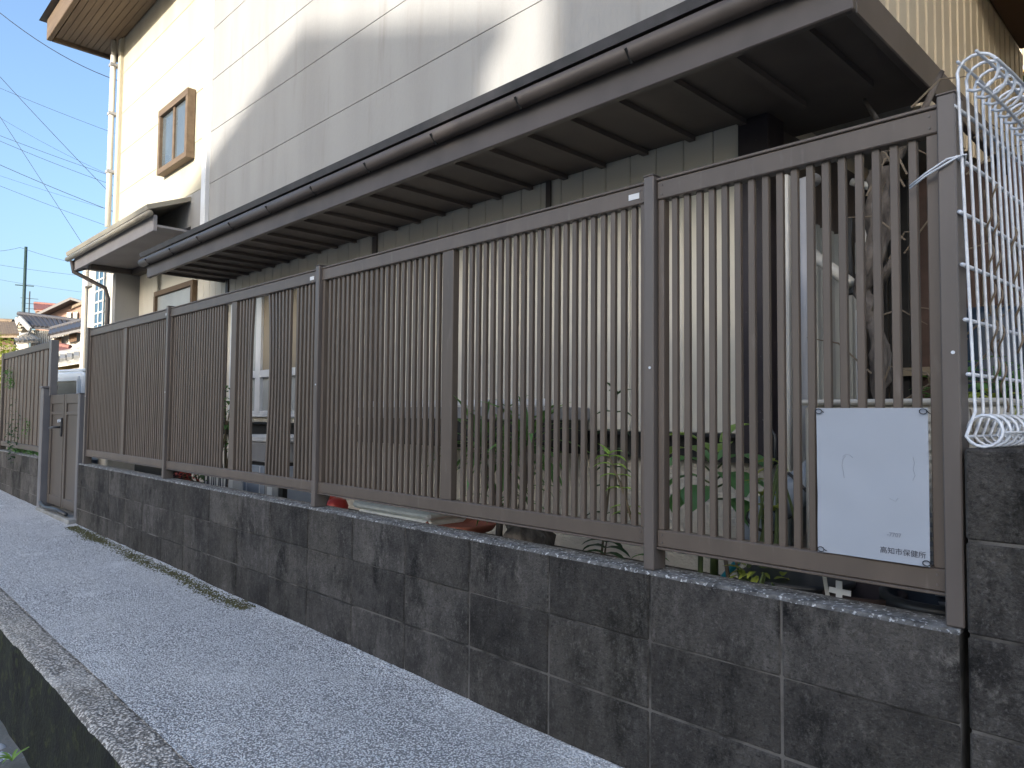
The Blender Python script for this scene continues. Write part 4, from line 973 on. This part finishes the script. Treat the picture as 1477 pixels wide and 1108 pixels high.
leaf_cloud('yellow_leaves', 'yellowing leaves low behind the wire mesh', (.72,.75,.50), (.08,.2,.05), 30, .08, 'leaf_yellow', base=(.72,.75,-.2), cat='plant')
leaf_cloud('conifer_branch', 'dark green branches above the rolled top of the mesh', (.25,4.6,2.75), (.5,.5,.22), 420, .10, 'leaf_dark', base=(.3,4.6,-.2), cat='tree')
tag(obj('blue_drum', MB().lathe([(.18,-.2),(.2,-.1),(.2,.3),(.21,.32),(.2,.34),(.2,.85),(.18,.88),(.05,.89)], (.55,1.55,0), 24), 'drum_blue', smooth=True), 'dark blue plastic drum in the side yard behind the mesh', 'drum')
# neighbour house at the back right
t = thing('neighbour_house', 'beige house with vertical siding and louvred window at the upper right', 'house', (-.5,9,-.6))
obj('wall', B(-6,4.5,8.0,13,-.8,7.6), 'neighbour_siding', t)
for i in range(58): obj('siding_rib', B(-3.0+.11*i,-2.955+.11*i,7.93,7.999,-.6,7.4), 'neighbour_siding', t)
lw = obj('louvre_window', B(-.95,-.35,7.90,7.929,3.55,4.45), 'off_white', t)
for i in range(12): obj('louvre', MB().bar((-.92,7.87,3.6+.07*i),(-.38,7.87,3.6+.07*i),.05,.03), 'leaf_yellow' if False else 'far_yellow', lw)
t = thing('added_side_house', 'unseen beige house added right of the block wall to darken light from that side', 'house', (6,5,-.6))  # unseen house, added to cut the light reaching the slats from the right
obj('wall', B(1.75,9,.9,7.6,-.8,4.0), 'neighbour_siding', t); obj('roof', MB().prism([(1.5,.6,4.01),(9.3,.6,4.01),(5.4,.6,5.2)], (0,7.3,0)), 'tile_dark', t)
wn = obj('window', B(3,5,.86,.899,.6,1.9), 'off_white', t); obj('pane', B(3.08,4.92,.85,.859,.68,1.82), 'glass', wn)
far_house('rear_house', 'pale sunlit house behind the neighbour at the right edge', (1.5,17,-.6), 0, 8, 5, 8.5, 1.5, 'far_white', 'tile_brown', .4, ribs=0)

# ================================================================ POSTER
px0, px1, pz0, pz1 = .486, .738, .122, .478
t = thing('poster', 'white notice sheet tied to the slats at the right end', 'poster', ((px0+px1)/2, .03, pz0))
vs, fs = [], []; NX, NZ = 16, 22
def py(a, b_): return .0235 + .004*math.sin(a*5+b_*2) * (1-b_)*.6 + .003*noise.noise(Vector((a*3, b_*4, 0))) - .004*max(0, b_-.9)*3
for i in range(NX+1):
    for j in range(NZ+1):
        a, b_ = i/NX, j/NZ
        x = px0+(px1-px0)*a + .003*(1-b_)*(0); z = pz0+(pz1-pz0)*b_
        vs.append((x, py(a, b_), z))
for i in range(NX):
    for j in range(NZ): k = i*(NZ+1)+j; fs.append((k, k+NZ+1, k+NZ+2, k+1))
sh = MB().add(vs, fs); sh.add([(x, y+.0012, z) for x, y, z in vs], [tuple(reversed(f)) for f in fs])
obj('sheet', sh, 'paper', t, smooth=True)
for x, z in ((px0+.01,pz0+.008),(px1-.006,pz0+.008),(px0+.008,pz1-.008),(px1-.008,pz1-.008)):
    obj('tie_knot', MB().tube([(x+.008*math.cos(k*.7), .017+.001*k*.2, z+.006*math.sin(k*.7)) for k in range(10)] + [(x+.012,.03,z-.006)], .0012, 6), 'black', t, smooth=True)
for k, pts in enumerate(([(.555,.362),(.549,.352),(.547,.338),(.550,.322),(.552,.308)], [(.549,.360),(.556,.366),(.566,.364),(.573,.358)], [(.706,.366),(.709,.352),(.706,.338),(.710,.324),(.705,.312)], [(.655,.268),(.668,.262),(.674,.270)])):
    obj('faint_mark', MB().tube([(X, py((X-px0)/(px1-px0),(Z-pz0)/(pz1-pz0))-.0003, Z) for X, Z in pts], .0007, 4), 'mark_faint', t)
def text(body, x, z, size, material, name):
    cu = bpy.data.curves.new(name, 'FONT'); cu.body = body; cu.size = size; cu.extrude = .0002; cu.align_x = 'LEFT'
    tmp = bpy.data.objects.new('tmp_text', cu); COL.objects.link(tmp)
    bpy.context.view_layer.update()
    me = bpy.data.meshes.new_from_object(tmp.evaluated_get(bpy.context.evaluated_depsgraph_get())); bpy.data.objects.remove(tmp); bpy.data.curves.remove(cu)
    for v in me.vertices:
        X, Z = x+v.co.x, z+v.co.y
        v.co = Vector((X, py((X-px0)/(px1-px0), (Z-pz0)/(pz1-pz0))-.0008-v.co.z, Z))
    me.materials.clear(); link(name, me, material, t)
text('高知市保健所', .632, .141, .0165, 'ink', 'lettering')
text('-7707', .648, .180, .0135, 'ink_faint', 'faded_digits')
